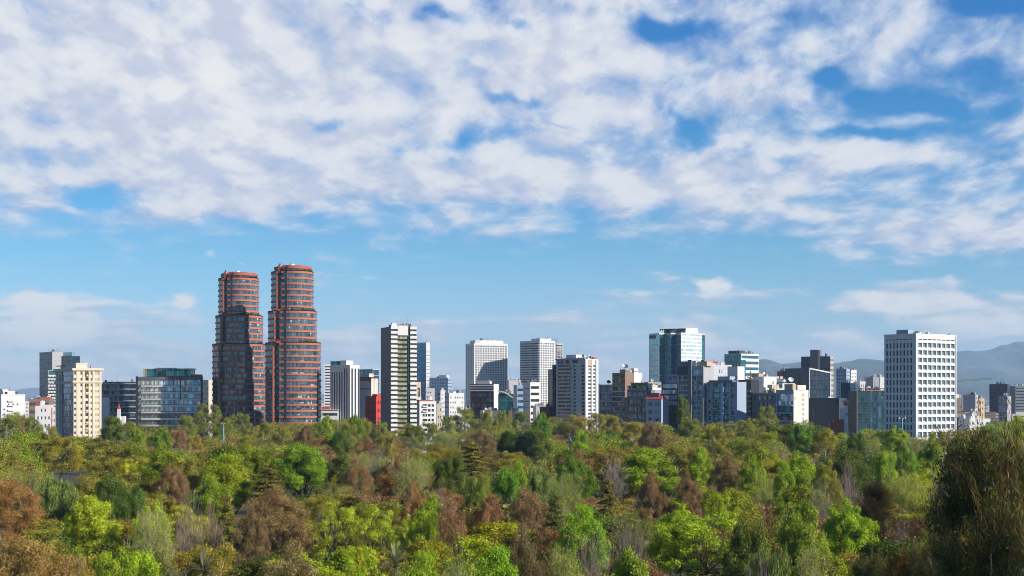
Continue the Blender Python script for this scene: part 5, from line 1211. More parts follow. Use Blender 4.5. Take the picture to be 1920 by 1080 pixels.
# ------------------------------------------------------------------ trees
def leafmat(name, cols, trans=.26, clump=.6, rough=.6, spec=.25):
    """cols: three leaf tones; every leaf its own tone, clumps drift between them, each tree is tinted by its object colour"""
    m = bpy.data.materials.new(name); m.use_nodes = True; nt = m.node_tree; nt.nodes.clear(); t = NT(nt)
    geo = t.n('ShaderNodeNewGeometry'); oi = t.n('ShaderNodeObjectInfo'); o = t.n('ShaderNodeTexCoord').outputs['Object']
    n1 = t.noise(o, .38, 4, .6); 
    f = t.m('ADD', t.m('MULTIPLY', geo.outputs['Random Per Island'], 1 - clump), t.m('MULTIPLY', t.ss(n1, .3, .7), clump))
    c = t.ramp(f, [(.08, cols[0]), (.5, cols[1]), (.92, cols[2])])
    c = t.mixc(1.0, c, oi.outputs['Color'], 'MULTIPLY')
    d = t.n('ShaderNodeBsdfDiffuse', i_Color=c); tr = t.n('ShaderNodeBsdfTranslucent', i_Color=c)
    mx = t.n('ShaderNodeMixShader'); mx.inputs[0].default_value = trans; nt.links.new(d.outputs[0], mx.inputs[1]); nt.links.new(tr.outputs[0], mx.inputs[2])
    gl = t.n('ShaderNodeBsdfGlossy'); gl.inputs['Roughness'].default_value = .5; gl.inputs['Color'].default_value = (1, 1, 1, 1)
    m2 = t.n('ShaderNodeMixShader'); m2.inputs[0].default_value = .02 * spec / .25; nt.links.new(mx.outputs[0], m2.inputs[1]); nt.links.new(gl.outputs[0], m2.inputs[2])
    out = t.n('ShaderNodeOutputMaterial'); nt.links.new(m2.outputs[0], out.inputs[0])
    return m
def barkmat(name, a, b):
    m, t, p = new_mat(name); o = t.n('ShaderNodeTexCoord').outputs['Object']
    mp = t.n('ShaderNodeMapping'); t.put(mp.inputs['Vector'], o); mp.inputs['Scale'].default_value = (3, 3, .6)
    t.put(p.inputs['Base Color'], t.mixc(t.ss(t.noise(mp.outputs[0], 1.2, 4, .6), .35, .65), a, b)); p.inputs['Roughness'].default_value = .9
    return m
BK_brown = barkmat('bark_brown', (.045, .032, .022), (.10, .075, .052))
BK_pale = barkmat('bark_pale', (.20, .165, .12), (.42, .37, .30))
BK_grey = barkmat('bark_grey', (.10, .085, .078), (.20, .17, .155))
LM = dict(
    rust=leafmat('leaf_rust', [(0.147, 0.081, 0.030), (0.287, 0.167, 0.062), (0.451, 0.282, 0.113)], .28),
    lime=leafmat('leaf_lime', [(0.205, 0.248, 0.009), (0.398, 0.466, 0.015), (0.621, 0.696, 0.034)], .34),
    green=leafmat('leaf_green', [(0.109, 0.157, 0.008), (0.226, 0.308, 0.013), (0.383, 0.492, 0.024)], .30),
    dark=leafmat('leaf_dark', [(0.048, 0.079, 0.009), (0.103, 0.158, 0.015), (0.186, 0.271, 0.025)], .27),
    olive=leafmat('leaf_olive', [(0.115, 0.115, 0.014), (0.269, 0.258, 0.029), (0.483, 0.438, 0.056)], .30),
    cedar=leafmat('leaf_cedar', [(0.059, 0.059, 0.009), (0.169, 0.151, 0.018), (0.369, 0.304, 0.038)], .24),
    willow=leafmat('leaf_willow', [(0.108, 0.144, 0.027), (0.213, 0.279, 0.053), (0.362, 0.428, 0.095)], .35),
    needle=leafmat('leaf_needle', [(.014, .020, .005), (.040, .048, .011), (.105, .108, .026)], .25),
    tip=leafmat('leaf_orange_tip', [(.085, .046, .009), (.17, .092, .017), (.28, .155, .028)], .3),
    palm=leafmat('leaf_palm', [(0.065, 0.091, 0.024), (0.156, 0.169, 0.060), (0.325, 0.312, 0.132)], .2, spec=.5),
    twig=leafmat('twig', [(0.126, 0.097, 0.083), (0.227, 0.181, 0.154), (0.370, 0.311, 0.247)], .0, spec=0.05),
)
def quads_mesh(name, Q, mat, smooth=False):
    """Q: (N,4,3) array of loose quads"""
    n = len(Q); me = bpy.data.meshes.new(name)
    me.vertices.add(n * 4); me.loops.add(n * 4); me.polygons.add(n)
    me.vertices.foreach_set('co', np.ascontiguousarray(Q, dtype=np.float32).ravel())
    me.loops.foreach_set('vertex_index', np.arange(n * 4, dtype=np.int32))
    me.polygons.foreach_set('loop_start', np.arange(0, n * 4, 4, dtype=np.int32))
    me.polygons.foreach_set('loop_total', np.full(n, 4, dtype=np.int32))
    for m_ in (mat if isinstance(mat, list) else [mat]): me.materials.append(m_)
    me.update(calc_edges=True)
    return me
def unit(v): return v / np.maximum(1e-6, np.linalg.norm(v, axis=-1, keepdims=True))
def leaf_quads(rs, P, N, ln, wd, up=.4, rnd=.8, droop=0.0, out_axis=0.0):
    n = len(P); rv = rs.normal(size=(n, 3))
    nn = unit(N * .7 + np.array([0, 0, up]) + rv * rnd)
    a = unit(np.cross(nn, rs.normal(size=(n, 3))))
    if droop > 0: a = unit(a * (1 - droop) + np.array([0, 0, -1.0]) * droop + rs.normal(size=(n, 3)) * .12)
    if out_axis > 0: a = unit(a * (1 - out_axis) + N * out_axis + rs.normal(size=(n, 3)) * .2)
    b = unit(np.cross(nn, a))
    L = (ln * rs.uniform(.6, 1.3, n))[:, None]; W = (wd * rs.uniform(.6, 1.3, n))[:, None]
    return np.stack([P - a * L * .5, P + b * W * .5, P + a * L * .5, P - b * W * .5], axis=1)
def clump_points(rs, c, r, n, flat=1.0, top=.25):
    d = unit(rs.normal(size=(n, 3))); d[:, 2] = np.where(rs.uniform(size=n) < top, np.abs(d[:, 2]), d[:, 2])
    rad = r * np.clip(rs.normal(.80, .24, n), .1, 1.45)
    bump = 1 + .18 * np.sin(d[:, 0] * 5 + c[0] * 3) * np.cos(d[:, 1] * 6 + c[1] * 2)
    return c + d * (rad * bump)[:, None] * np.array([1, 1, flat]), d
def tubes_quads(segs, n=5):
    """segs: list of (p0, p1, r0, r1) -> quads"""
    S = np.array([[*a, *b, r, q] for a, b, r, q in segs], dtype=float)
    p0, p1, r0, r1 = S[:, :3], S[:, 3:6], S[:, 6], S[:, 7]
    d = unit(p1 - p0); ref = np.where(np.abs(d[:, 2:3]) < .9, np.array([[0, 0, 1.0]]), np.array([[1.0, 0, 0]]))
    u = unit(np.cross(d, ref)); v = np.cross(d, u); out = []
    for k in range(n):
        a0, a1 = 2 * math.pi * k / n, 2 * math.pi * (k + 1) / n
        A = u * math.cos(a0) + v * math.sin(a0); B = u * math.cos(a1) + v * math.sin(a1)
        out.append(np.stack([p0 + A * r0[:, None], p0 + B * r0[:, None], p1 + B * r1[:, None], p1 + A * r1[:, None]], axis=1))
    return np.concatenate(out)
def bend(a, b, r0, r1, rs, n=4, sag=.12):
    a, b = np.array(a, float), np.array(b, float); L = np.linalg.norm(b - a); pts = []
    o = rs.normal(size=3) * L * sag
    for k in range(n + 1):
        t_ = k / n; pts.append(a + (b - a) * t_ + o * math.sin(math.pi * t_) + rs.normal(size=3) * L * .015)
    return [(pts[k], pts[k + 1], r0 + (r1 - r0) * k / n, r0 + (r1 - r0) * (k + 1) / n) for k in range(n)]

HT, WD = 22.0, 12.0     # size every prototype is built at
def env_points(rs, n, rx, rz, cz, kind):
    """clump centres filling a crown envelope unevenly"""
    out = []
    lob = [(rs.uniform(0, 6.28), rs.uniform(-.3, .9)) for _ in range(5)]
    tries = 0
    while len(out) < n and tries < 9000:
        tries += 1
        d = unit(rs.normal(size=3)); 
        if d[2] < -.55: continue
        lf = 1.0 + .42 * max(math.cos(math.atan2(d[1], d[0]) - a) * (1 - abs(d[2] - e) * .6) for a, e in lob) - .26
        rad = rs.uniform(.35, 1) ** .45 * lf
        p = np.array([d[0] * rx * rad, d[1] * rx * rad, cz + d[2] * rz * rad])
        if kind == 'cone':
            t_ = rs.uniform(0, 1); z = cz - rz + 2 * rz * t_; rr = rx * (1 - t_) ** .8 * rs.uniform(.3, 1); a = rs.uniform(0, 6.28); p = np.array([rr * math.cos(a), rr * math.sin(a), z])
        if kind == 'column':
            t_ = rs.uniform(0, 1); z = cz - rz + 2 * rz * t_; rr = rx * math.sin(math.pi * min(1, t_ * .85 + .12)) ** .6 * rs.uniform(.3, 1); a = rs.uniform(0, 6.28); p = np.array([rr * math.cos(a), rr * math.sin(a), z])
        if all(np.linalg.norm(p - q) > rx * .17 for q in out): out.append(p)
    return out
def skeleton(rs, cs, h0, rtrunk, nl, lean=.4, split=True):
    top = np.array([rs.normal() * lean, rs.normal() * lean, h0]); segs = bend((0, 0, -1.0), top, rtrunk * 1.25, rtrunk * .8, rs, 5, .02)
    hub = [top]; cs = sorted(cs, key=lambda c: c[2]); use = cs[::max(1, len(cs) // nl)]
    mids = []
    for k in range(5):
        a = 2 * math.pi * k / 5 + rs.uniform(-.4, .4); m_ = top + np.array([math.cos(a) * WD * .16, math.sin(a) * WD * .16, (HT - h0) * rs.uniform(.25, .5)])
        segs += bend(top, m_, rtrunk * .55, rtrunk * .34, rs, 3, .08); mids.append(m_)
    for c in use:
        m_ = min(mids, key=lambda q: np.linalg.norm(q - c)); segs += bend(m_, c, rtrunk * .24, rtrunk * .05, rs, 4, .10)
    return tubes_quads(segs, 6)
PROTO = {}
def make_proto(kind, var, lod=1.0):
    rs = np.random.RandomState(hash((kind, var)) % 100000 if False else sum(ord(c) for c in kind) * 17 + var * 101)
    rx = WD * .5
    lodn = lod
    def fill(cs, rmin, rmax, dens, ln, wd, **kw):
        Q = []
        fl, tp = kw.pop('flat', .85), kw.pop('top', .35)
        for c in cs:
            r = rs.uniform(rmin, rmax); n = int(dens * r * r * lodn)
            p, d = clump_points(rs, np.array(c), r, n, fl, tp); Q.append(leaf_quads(rs, p, d, ln / lodn ** .5, wd / lodn ** .5, **kw))
        return np.concatenate(Q)
    bark = BK_brown; lm = kind
    if kind == 'rust':
        cs = env_points(rs, 78, rx * .88, 7.2, 13.6, 'round')
        Q = fill(cs, .7, 1.5, 480, .27, .10, flat=.95, top=.5, droop=.45, rnd=.8)
        T = skeleton(rs, cs, 8, .42, 16)
    elif kind == 'lime':
        cs = env_points(rs, 58, rx * .88, 6.3, 14.6, 'round')
        Q = fill(cs, .75, 1.7, 420, .27, .18, flat=.72, top=.55, up=.6, rnd=.8)
        T = skeleton(rs, cs, 7.5, .34, 26)
    elif kind == 'sparse':
        lm = 'lime'
        cs = env_points(rs, 66, rx * .95, 7.3, 13.8, 'round')
        Q = fill(cs, .5, 1.15, 280, .26, .17, flat=.75, top=.5, up=.5, rnd=.9)
        T = skeleton(rs, cs, 6.5, .34, 60)
    elif kind == 'green':
        cs = env_points(rs, 64, rx * .86, 6.2, 14.9, 'round')
        Q = fill(cs, .85, 1.8, 400, .27, .20, flat=.85, top=.45, up=.5)
        T = skeleton(rs, cs, 7, .36, 18)
    elif kind == 'dark':
        cs = env_points(rs, 60, rx * .84, 6.6, 14.6, 'round')
        Q = fill(cs, .9, 1.85, 420, .27, .19, flat=.9, top=.4, up=.4)
        T = skeleton(rs, cs, 7, .38, 12)
    elif kind == 'olive':
        bark = BK_pale
        cs = env_points(rs, 54, rx * .82, 7.6, 13.6, 'round')
        cs = [c * np.array([1, 1, 1]) for c in cs]
        Q = fill(cs, .65, 1.7, 400, .34, .105, flat=.8, top=.45, droop=.35, up=.4)
        T = skeleton(rs, cs, 8.5, .40, 30)
    elif kind == 'cedar':
        Q = []; segs = bend((0, 0, -1), (0, 0, 21.4), .42, .08, rs, 6, .01)
        for k in range(84):
            z = 5 + 16.2 * (k / 84) ** .85; a = k * 2.4 + rs.uniform(-.3, .3); ln_ = rx * 1.02 * (1 - ((z - 5) / 17.5) ** 1.4) * rs.uniform(.6, 1.1) + .5
            d = np.array([math.cos(a), math.sin(a), 0]); b_ = np.array([0, 0, z]); e = b_ + d * ln_ + np.array([0, 0, -ln_ * .05 + rs.uniform(-.2, .5)])
            segs += bend(b_, e, .1, .03, rs, 2, .04); n = int(150 * ln_ * lodn / 1.6)
            t_ = rs.uniform(.2, 1.05, n) ** .8; P = b_ + (e - b_) * t_[:, None] + rs.normal(size=(n, 3)) * np.array([.5, .5, .14]) * (.55 + .5 * t_[:, None])
            P[:, 2] -= .5 * t_ ** 2 * .3
            Q.append(leaf_quads(rs, P, np.tile(d, (n, 1)), .40, .17, up=1.0, rnd=.45, out_axis=.4))
        Q = np.concatenate(Q); T = tubes_quads(segs, 5)
    elif kind == 'willow':
        cs = env_points(rs, 60, rx * .86, 6.6, 14.2, 'round')
        Q = fill(cs, .9, 1.6, 280, .55, .12, flat=1.15, top=.4, droop=.75, rnd=.6)
        T = skeleton(rs, cs, 7, .36, 14)
    elif kind in ('bare', 'thin'):
        bark = BK_grey; lm = 'twig'; segs = []; tips = []
        def grow(p, d, L, r, lev):
            q = p
            for k in range(2):
                d = unit(d + rs.normal(size=3) * .13 + np.array([0, 0, .05])); e = q + d * L * .5; segs.append((q, e, r * (1 - .2 * k), r * (.8 - .2 * k))); q = e
                if lev < 2 and k == 0: continue
                if k == 0 and lev < 5: grow2(q, d, L * .62, r * .45, lev + 1, 1)
            if lev >= 5: tips.append((q, d)); return
            grow2(q, d, L * rs.uniform(.68, .86), r * .62, lev + 1, 3 if lev < 4 else 2)
        def grow2(q, d, L, r, lev, n):
            a0 = rs.uniform(0, 6.28); u = unit(np.cross(d, [.3, .2, 1.0])); v = np.cross(d, u)
            for k in range(n):
                a = a0 + 2 * math.pi * k / n + rs.uniform(-.4, .4); s_ = rs.uniform(.42, .85)
                grow(q, unit(d + (u * math.cos(a) + v * math.sin(a)) * s_ + np.array([0, 0, .12])), L * rs.uniform(.8, 1.15), r, lev)
        segs += bend((0, 0, -1), (0, 0, 6.0), .42, .34, rs, 3, .02); grow2(np.array([0, 0, 6.0]), np.array([0, 0, 1.0]), 5.2, .24, 1, 4)
        big = [s for s in segs if s[2] > .05]; small = [(a, b, max(.014, r), max(.010, q)) for a, b, r, q in segs if r <= .05]
        ext = []
        for q, d in tips:
            for k in range(5): ext.append((q - d * rs.uniform(0, .8), q + unit(d + rs.normal(size=3) * .6) * rs.uniform(.5, 1.3), .014, .007))
        T = tubes_quads(big, 5); Q = tubes_quads(small + ext, 3)
        sp = max(np.percentile(np.abs(Q[:, :, :2]), 99.5), .1); zt = np.percentile(Q[:, :, 2], 99.7); f = np.array([rx / sp, rx / sp, HT / zt]); T = T * f; Q = Q * f
        if kind == 'thin':
            lm = ['twig', 'lime']; n = 9000; i = rs.randint(0, len(tips), n); P = np.array([tips[k][0] for k in i]) * f + rs.normal(size=(n, 3)) * .42
            Q2 = leaf_quads(rs, P, unit(rs.normal(size=(n, 3))), .22, .13); nq = len(Q); Q = np.concatenate([Q, Q2])
    elif kind == 'needle':
        Q = []; Qt = []; segs = bend((0, 0, -1), (0, 0, 21.0), .36, .06, rs, 7, .012)
        for k in range(120):
            z = 3.5 + 17.2 * (k / 120) ** .9; a = k * 2.4 + rs.uniform(-.5, .5); ln_ = rx * (1 - ((z - 3.5) / 18.0) ** 1.7) * rs.uniform(.35, 1.0) * (1 + .45 * math.sin(a * 1.0 + var * 2 + z * .35)) + .6
            d = np.array([math.cos(a), math.sin(a), .38]); d = unit(d); b_ = np.array([0, 0, z]); e = b_ + d * ln_ * 1.1
            segs += bend(b_, e, .075, .018, rs, 3, .06); n = int(620 * (ln_ + .6) * lodn)
            t_ = rs.uniform(.15, 1.05, n); P = b_ + (e - b_) * t_[:, None] + rs.normal(size=(n, 3)) * .42
            q = leaf_quads(rs, P, np.tile(d, (n, 1)), 0.40, .030, rnd=.9, out_axis=.62); tt = (t_ > .9) & (z > 14.5) & (rs.uniform(size=n) < .6); Q.append(q[~tt]); Qt.append(q[tt])
        Q1 = np.concatenate(Q); Q2 = np.concatenate(Qt); nq = len(Q1); Q = np.concatenate([Q1, Q2]); T = tubes_quads(segs, 5); lm = ['needle', 'tip']; bark = BK_grey
    elif kind == 'casu':
        cs = env_points(rs, 74, rx * .92, 8.6, 12.6, 'round'); cs = [c + rs.normal(size=3) * .5 for c in cs]; Q = []; Qt = []
        for c in cs:
            r = rs.uniform(.6, 1.55); n = int(900 * r * r); p_, d_ = clump_points(rs, np.array(c), r, n, 1.1, .6); d_ = unit(d_ * .8 + np.array([0, 0, .35]))
            q = leaf_quads(rs, p_, d_, .36, .034, rnd=.9, out_axis=.5); tt = (rs.uniform(size=n) < .5) & (p_[:, 2] > c[2] + r * .3) & (c[2] > 17.3); Q.append(q[~tt]); Qt.append(q[tt])
        for k in range(60):
            c = cs[rs.randint(len(cs))]; b_ = np.array(c) + rs.normal(size=3) * .5; n = 90; t_ = rs.uniform(0, 1, n); d_ = unit(rs.normal(size=3) * .5 + np.array([0, 0, .7]) + unit(np.array([c[0], c[1], 0.01])) * .35)
            P = b_ + d_ * (t_ * 2.6)[:, None] + rs.normal(size=(n, 3)) * .13; q = leaf_quads(rs, P, np.tile(d_, (n, 1)), .45, .036, rnd=.5, out_axis=.75); (Qt if c[2] > 17.0 else Q).append(q)
        T = skeleton(rs, cs, 6.5, .34, 44); Q1 = np.concatenate(Q); Q2 = np.concatenate(Qt); nq = len(Q1); Q = np.concatenate([Q1, Q2]); lm = ['needle', 'tip']; bark = BK_grey
    elif kind == 'palm':
        Q = []; segs = bend((0, 0, -1), (0, 0, 19.2), .32, .27, rs, 5, .01)
        for k in range(46):
            a = k * 2.4; el_ = rs.uniform(-.5, 1.3); d = np.array([math.cos(a) * math.cos(el_), math.sin(a) * math.cos(el_), math.sin(el_)]); p = np.array([0, 0, 19.3]); L = rs.uniform(3.6, 4.8); m_ = 22
            for j in range(m_):
                e = p + d * L / m_; segs.append((p, e, .045, .04)); sd = unit(np.cross(d, [0, 0, 1.0])); ll = .75 * math.sin(math.pi * min(1, (j + 3) / (m_ + 3)))
                for sg in (-1, 1):
                    tip = e + (sd * sg * .75 + d * .6 + np.array([0, 0, -.1])) * ll; w_ = d * .09; Q.append(np.array([p - w_ * .2, p + w_, tip + w_ * .1, tip - w_ * .1]))
                p = e; d = unit(d + np.array([0, 0, -.055]))
        Q = np.array(Q); T = tubes_quads(segs, 4)
        T[:, :, :2] *= 1.25; Q[:, :, :2] *= 1.25
    if isinstance(lm, list):
        me = quads_mesh('crown', Q, [LM[x] for x in lm]); mi = np.zeros(len(Q), dtype=np.int32); mi[nq:] = 1; me.polygons.foreach_set('material_index', mi)
    else: me = quads_mesh('crown', Q, LM[lm])
    return me, quads_mesh('trunk', T, bark), (Q, lm if not isinstance(lm, list) else lm[0])
def proto(kind, var):
    if (kind, var) not in PROTO: PROTO[(kind, var)] = make_proto(kind, var)
    return PROTO[(kind, var)]
# ------------------------------------------------------------------ the wood
KIND = {  # object name, what it looks like, group
 'rust': ('cypress_tree', 'rust-brown feathery cypress', 'rust-brown cypresses in the wood'),
 'lime': ('broadleaf_tree', 'bright yellow-green broadleaf tree', 'yellow-green broadleaf trees in the wood'),
 'sparse': ('broadleaf_tree', 'airy yellow-green tree', 'yellow-green broadleaf trees in the wood'),
 'green': ('broadleaf_tree', 'fresh green rounded tree', 'green broadleaf trees in the wood'),
 'dark': ('laurel_tree', 'dark green dense tree', 'dark green dense trees in the wood'),
 'olive': ('eucalyptus_tree', 'olive-brown tall tree', 'olive-brown eucalyptus trees in the wood'),
 'cedar': ('cedar_tree', 'dark golden layered conifer', 'layered conifers in the wood'),
 'willow': ('willow_tree', 'soft grey-green drooping tree', 'drooping grey-green trees in the wood'),
 'bare': ('bare_tree', 'leafless grey twiggy tree', 'leafless trees in the wood'),
 'thin': ('bare_tree', 'half-bare sparse-leaved tree', 'half-bare trees in the wood'),
 'needle': ('casuarina_tree', 'feathery orange-tipped needle tree', 'needle trees in the wood'),
 'casu': ('casuarina_tree', 'ragged dark needle tree', 'needle trees in the wood'),
 'palm': ('palm_tree', 'palm with dry arching fronds', 'palms in the wood')}
TY = [(748, 32.5), (765, 29.5), (780, 27.2), (800, 25), (850, 23), (900, 22), (1000, 21), (1080, 20.3)]
def alt(y): return float(np.interp(y, [a for a, _ in TY], [b for _, b in TY]))
# hand-set trees: x, top y, width (photo pixels), kind, tint, optional altitude of the top
W1 = (1, 1, 1)
N_ = [
 (387, 749, 68, 'olive', (.72, .82, .75), 30), (352, 772, 46, 'olive', (.8, .9, .8)), (420, 776, 42, 'olive', (.75, .9, .8)), (456, 768, 40, 'olive', (.8, .92, .85), 29), (20, 775, 44, 'olive', (.7, .85, .7)), (62, 773, 40, 'olive', (.75, .9, .75)), (95, 790, 36, 'olive', W1),
 (212, 777, 52, 'dark', (1.15, 1.05, 1)), (243, 782, 38, 'olive', (.7, .85, .75)), (258, 796, 34, 'green', W1), (118, 808, 96, 'olive', (1.25, 1.12, .55)), (300, 800, 44, 'green', (.8, .9, .8)), (334, 796, 40, 'rust', W1), (368, 806, 40, 'olive', (1.3, 1.0, .9)),
 (252, 849, 54, 'sparse', (1.25, 1.1, .7)), (325, 867, 68, 'rust', W1), (562, 832, 104, 'green', (.85, 1.05, .8)), (610, 776, 32, 'green', (1.1, 1.1, .8)), (640, 800, 52, 'dark', (1.1, 1.1, 1)), (500, 784, 40, 'olive', W1), (530, 790, 44, 'olive', W1), (570, 792, 42, 'rust', (.8, .8, .8)),
 (108, 879, 84, 'willow', W1), (202, 884, 78, 'dark', W1), (245, 898, 50, 'dark', (.95, 1, 1)), (28, 890, 116, 'rust', (1.25, 1.15, .8)), (168, 927, 112, 'lime', W1), (285, 931, 70, 'lime', (.95, 1, .9)), (352, 912, 86, 'bare', W1), (300, 950, 96, 'thin', W1), (398, 892, 78, 'green', W1), (425, 920, 46, 'cedar', W1), (400, 935, 70, 'bare', (1.1, .95, .8)),
 (522, 913, 140, 'rust', (1.0, 1.12, 1.0)), (505, 866, 130, 'cedar', W1), (470, 940, 60, 'rust', (.8, .9, .9)), (65, 990, 210, 'rust', (1.1, 1.2, .8), 22), (630, 921, 110, 'sparse', W1), (548, 1015, 170, 'rust', (.9, 1.15, 1.0), 20.5), (383, 1010, 84, 'palm', W1), (215, 1012, 90, 'sparse', (.8, .9, .9)), (270, 1030, 90, 'lime', (.85, 1, .8)), (150, 1045, 90, 'rust', (1.0, 1.2, .9)),
 (667, 857, 70, 'rust', W1), (760, 853, 100, 'thin', W1), (705, 838, 60, 'bare', W1), (885, 824, 106, 'cedar', (1.15, 1.2, 1.05)), (845, 850, 70, 'dark', (1.2, 1.0, .9)), (972, 863, 50, 'lime', (.7, .85, .9)), (1012, 862, 66, 'willow', W1), (950, 878, 46, 'green', (.6, .9, 1)), (1062, 884, 90, 'thin', (.9, 1, .8)), (1141, 890, 74, 'cedar', (.95, .9, .9)), (1228, 884, 66, 'rust', W1), (1220, 840, 126, 'lime', (.72, .85, .8)), (1150, 850, 80, 'bare', W1), (1080, 850, 80, 'green', (.6, .75, .9)),
 (768, 903, 36, 'rust', (1.15, 1.1, .9)), (806, 922, 46, 'green', (1.2, 1.2, .8)), (850, 938, 88, 'rust', (1.0, .92, 1)), (912, 917, 70, 'rust', (1.05, .9, .95)), (996, 906, 90, 'rust', (.9, .95, .95)), (1095, 945, 118, 'lime', (.65, .92, .75)), (1182, 953, 84, 'bare', W1), (700, 934, 108, 'sparse', W1), (775, 938, 92, 'sparse', (.95, 1, .9)), (820, 905, 60, 'bare', W1), (900, 885, 50, 'willow', (1.1, 1.0, .6)), (1040, 920, 60, 'cedar', (.7, .9, .9)), (1272, 938, 120, 'lime', (.8, .92, .8)), (935, 1022, 136, 'lime', (.62, .88, .7)), (1050, 1003, 92, 'thin', W1), (1112, 992, 96, 'bare', W1), (742, 1000, 80, 'palm', W1), (870, 1005, 90, 'thin', (.9, 1, 1)), (680, 1010, 110, 'sparse', (.9, 1, .9)), (790, 1030, 100, 'lime', (.75, .9, .8)), (1180, 1035, 90, 'green', W1), (985, 985, 60, 'rust', (.75, .95, .9)),
 (870, 757, 52, 'olive', (.8, .95, .8)), (908, 762, 40, 'olive', (.72, .85, .75)), (940, 763, 30, 'olive', (1, 1.1, .8)), (978, 765, 44, 'olive', (.72, .85, .75)), (840, 772, 36, 'olive', (.85, 1, .85)), (1012, 776, 48, 'green', (.6, .85, .7)), (1075, 771, 66, 'olive', (1.1, 1.0, .9)), (1118, 768, 40, 'olive', (1.1, 1.05, .8)), (1150, 771, 44, 'olive', (1.2, 1.1, .8)), (1190, 784, 56, 'olive', (1.25, 1.1, .6)), (1225, 786, 50, 'rust', (.8, .85, .85)), (775, 786, 52, 'olive', (.7, .85, .75)), (805, 784, 50, 'olive', (.75, .88, .75)), (690, 777, 46, 'olive', (1.05, 1.0, .8)), (712, 781, 40, 'olive', (.8, .95, .8)), (668, 780, 40, 'green', (.7, .8, .7)), (655, 785, 40, 'olive', W1), (725, 806, 60, 'olive', (1.1, 1.0, .8)), (900, 800, 60, 'rust', (.85, .95, .9)), (1005, 800, 66, 'dark', (1.3, 1.1, .9)), (1090, 806, 40, 'lime', (.7, .9, .7)),
 (1281, 739, 27, 'dark', (1.3, 1.15, 1.1), 33), (1292, 775, 50, 'olive', (.8, .9, .7)), (1440, 753, 44, 'olive', (.85, .95, .7), 31), (1400, 777, 42, 'olive', (.95, 1.05, .7)), (1340, 790, 60, 'olive', (1.1, 1.05, .7)), (1366, 846, 78, 'rust', (.85, .95, .9)), (1318, 838, 60, 'lime', (.8, .92, .8)), (1412, 850, 56, 'lime', (.75, .9, .8)), (1492, 841, 82, 'lime', (.72, .88, .8)), (1472, 864, 54, 'lime', (.7, .85, .8)), (1548, 850, 50, 'olive', (1, 1.1, .7)), (1290, 885, 64, 'rust', (.9, .9, .95)), (1352, 909, 76, 'sparse', W1), (1330, 948, 190, 'sparse', (.9, 1, .9), 21.5), (1400, 960, 60, 'dark', (1.4, 1.1, .9)), (1478, 922, 92, 'olive', (.9, 1.1, .5)), (1430, 880, 60, 'thin', W1), (1592, 861, 84, 'bare', (1.1, .98, 1.05)), (1706, 862, 96, 'thin', (1.1, 1.1, .8)), (1772, 848, 70, 'bare', (1.15, 1.05, 1.05)), (1815, 850, 60, 'bare', (1.1, 1.0, 1.0)), (1775, 874, 62, 'dark', (1.0, 1.1, .9)), (1765, 900, 80, 'bare', (.9, .8, .75)), (1640, 896, 120, 'needle', (1.3, 1.2, 1)), (1592, 930, 104, 'lime', (.78, .95, .75)), (1540, 900, 60, 'bare', W1), (1500, 945, 100, 'green', (1.1, 1.05, 1.3)), (1515, 1010, 70, 'thin', W1), (1722, 985, 100, 'casu', (1.0, 1.25, 1.0)), (1760, 1010, 70, 'casu', (.9, 1.2, 1.0)), (1690, 940, 70, 'bare', (.8, .75, .7)), (1625, 1030, 90, 'casu', (1.0, 1.3, 1.0)), (1450, 1020, 80, 'willow', (.8, .8, .8)), (1420, 1040, 90, 'bare', W1),
 (1545, 795, 60, 'olive', (1.2, 1.1, .7)), (1500, 795, 50, 'green', (.6, .85, .7)), (1605, 805, 44, 'dark', (1.2, 1.1, 1)), (1640, 812, 40, 'thin', W1), (1682, 795, 52, 'lime', (.75, .85, .6)), (1720, 815, 44, 'thin', W1), (1760, 800, 46, 'olive', (1, 1.15, .5)), (1800, 803, 54, 'olive', (.95, 1.1, .5)), (1840, 798, 40, 'olive', (.85, 1.1, .5)), (1880, 786, 50, 'thin', W1), (1912, 778, 44, 'lime', (1, .95, .5)), (1660, 846, 46, 'lime', (.72, .9, .8)), (1700, 838, 50, 'green', (.8, 1, .8)), (1745, 825, 54, 'green', W1), (1790, 828, 50, 'dark', W1), (1560, 870, 54, 'olive', W1),
]
TREES = []
def add_tree(px, yt, w_px, kind, tint, T=None, note=True, d=None, T0=None):
    if d is None:
        T = alt(yt) if T is None else T
        d = (CAMZ - T) * FPX / (yt - HY) if yt > HY + 4 else 900
        if not 60 < d < 835: d = 826.0 - (px * 7.3) % 40; T = CAMZ - (yt - HY) / FPX * d
    TREES.append(dict(px=px, y=yt, w=w_px, kind=kind, tint=tint, d=d, T=T, note=note))
for t_ in N_: add_tree(*t_[:5], T=t_[5] if len(t_) > 5 else None)
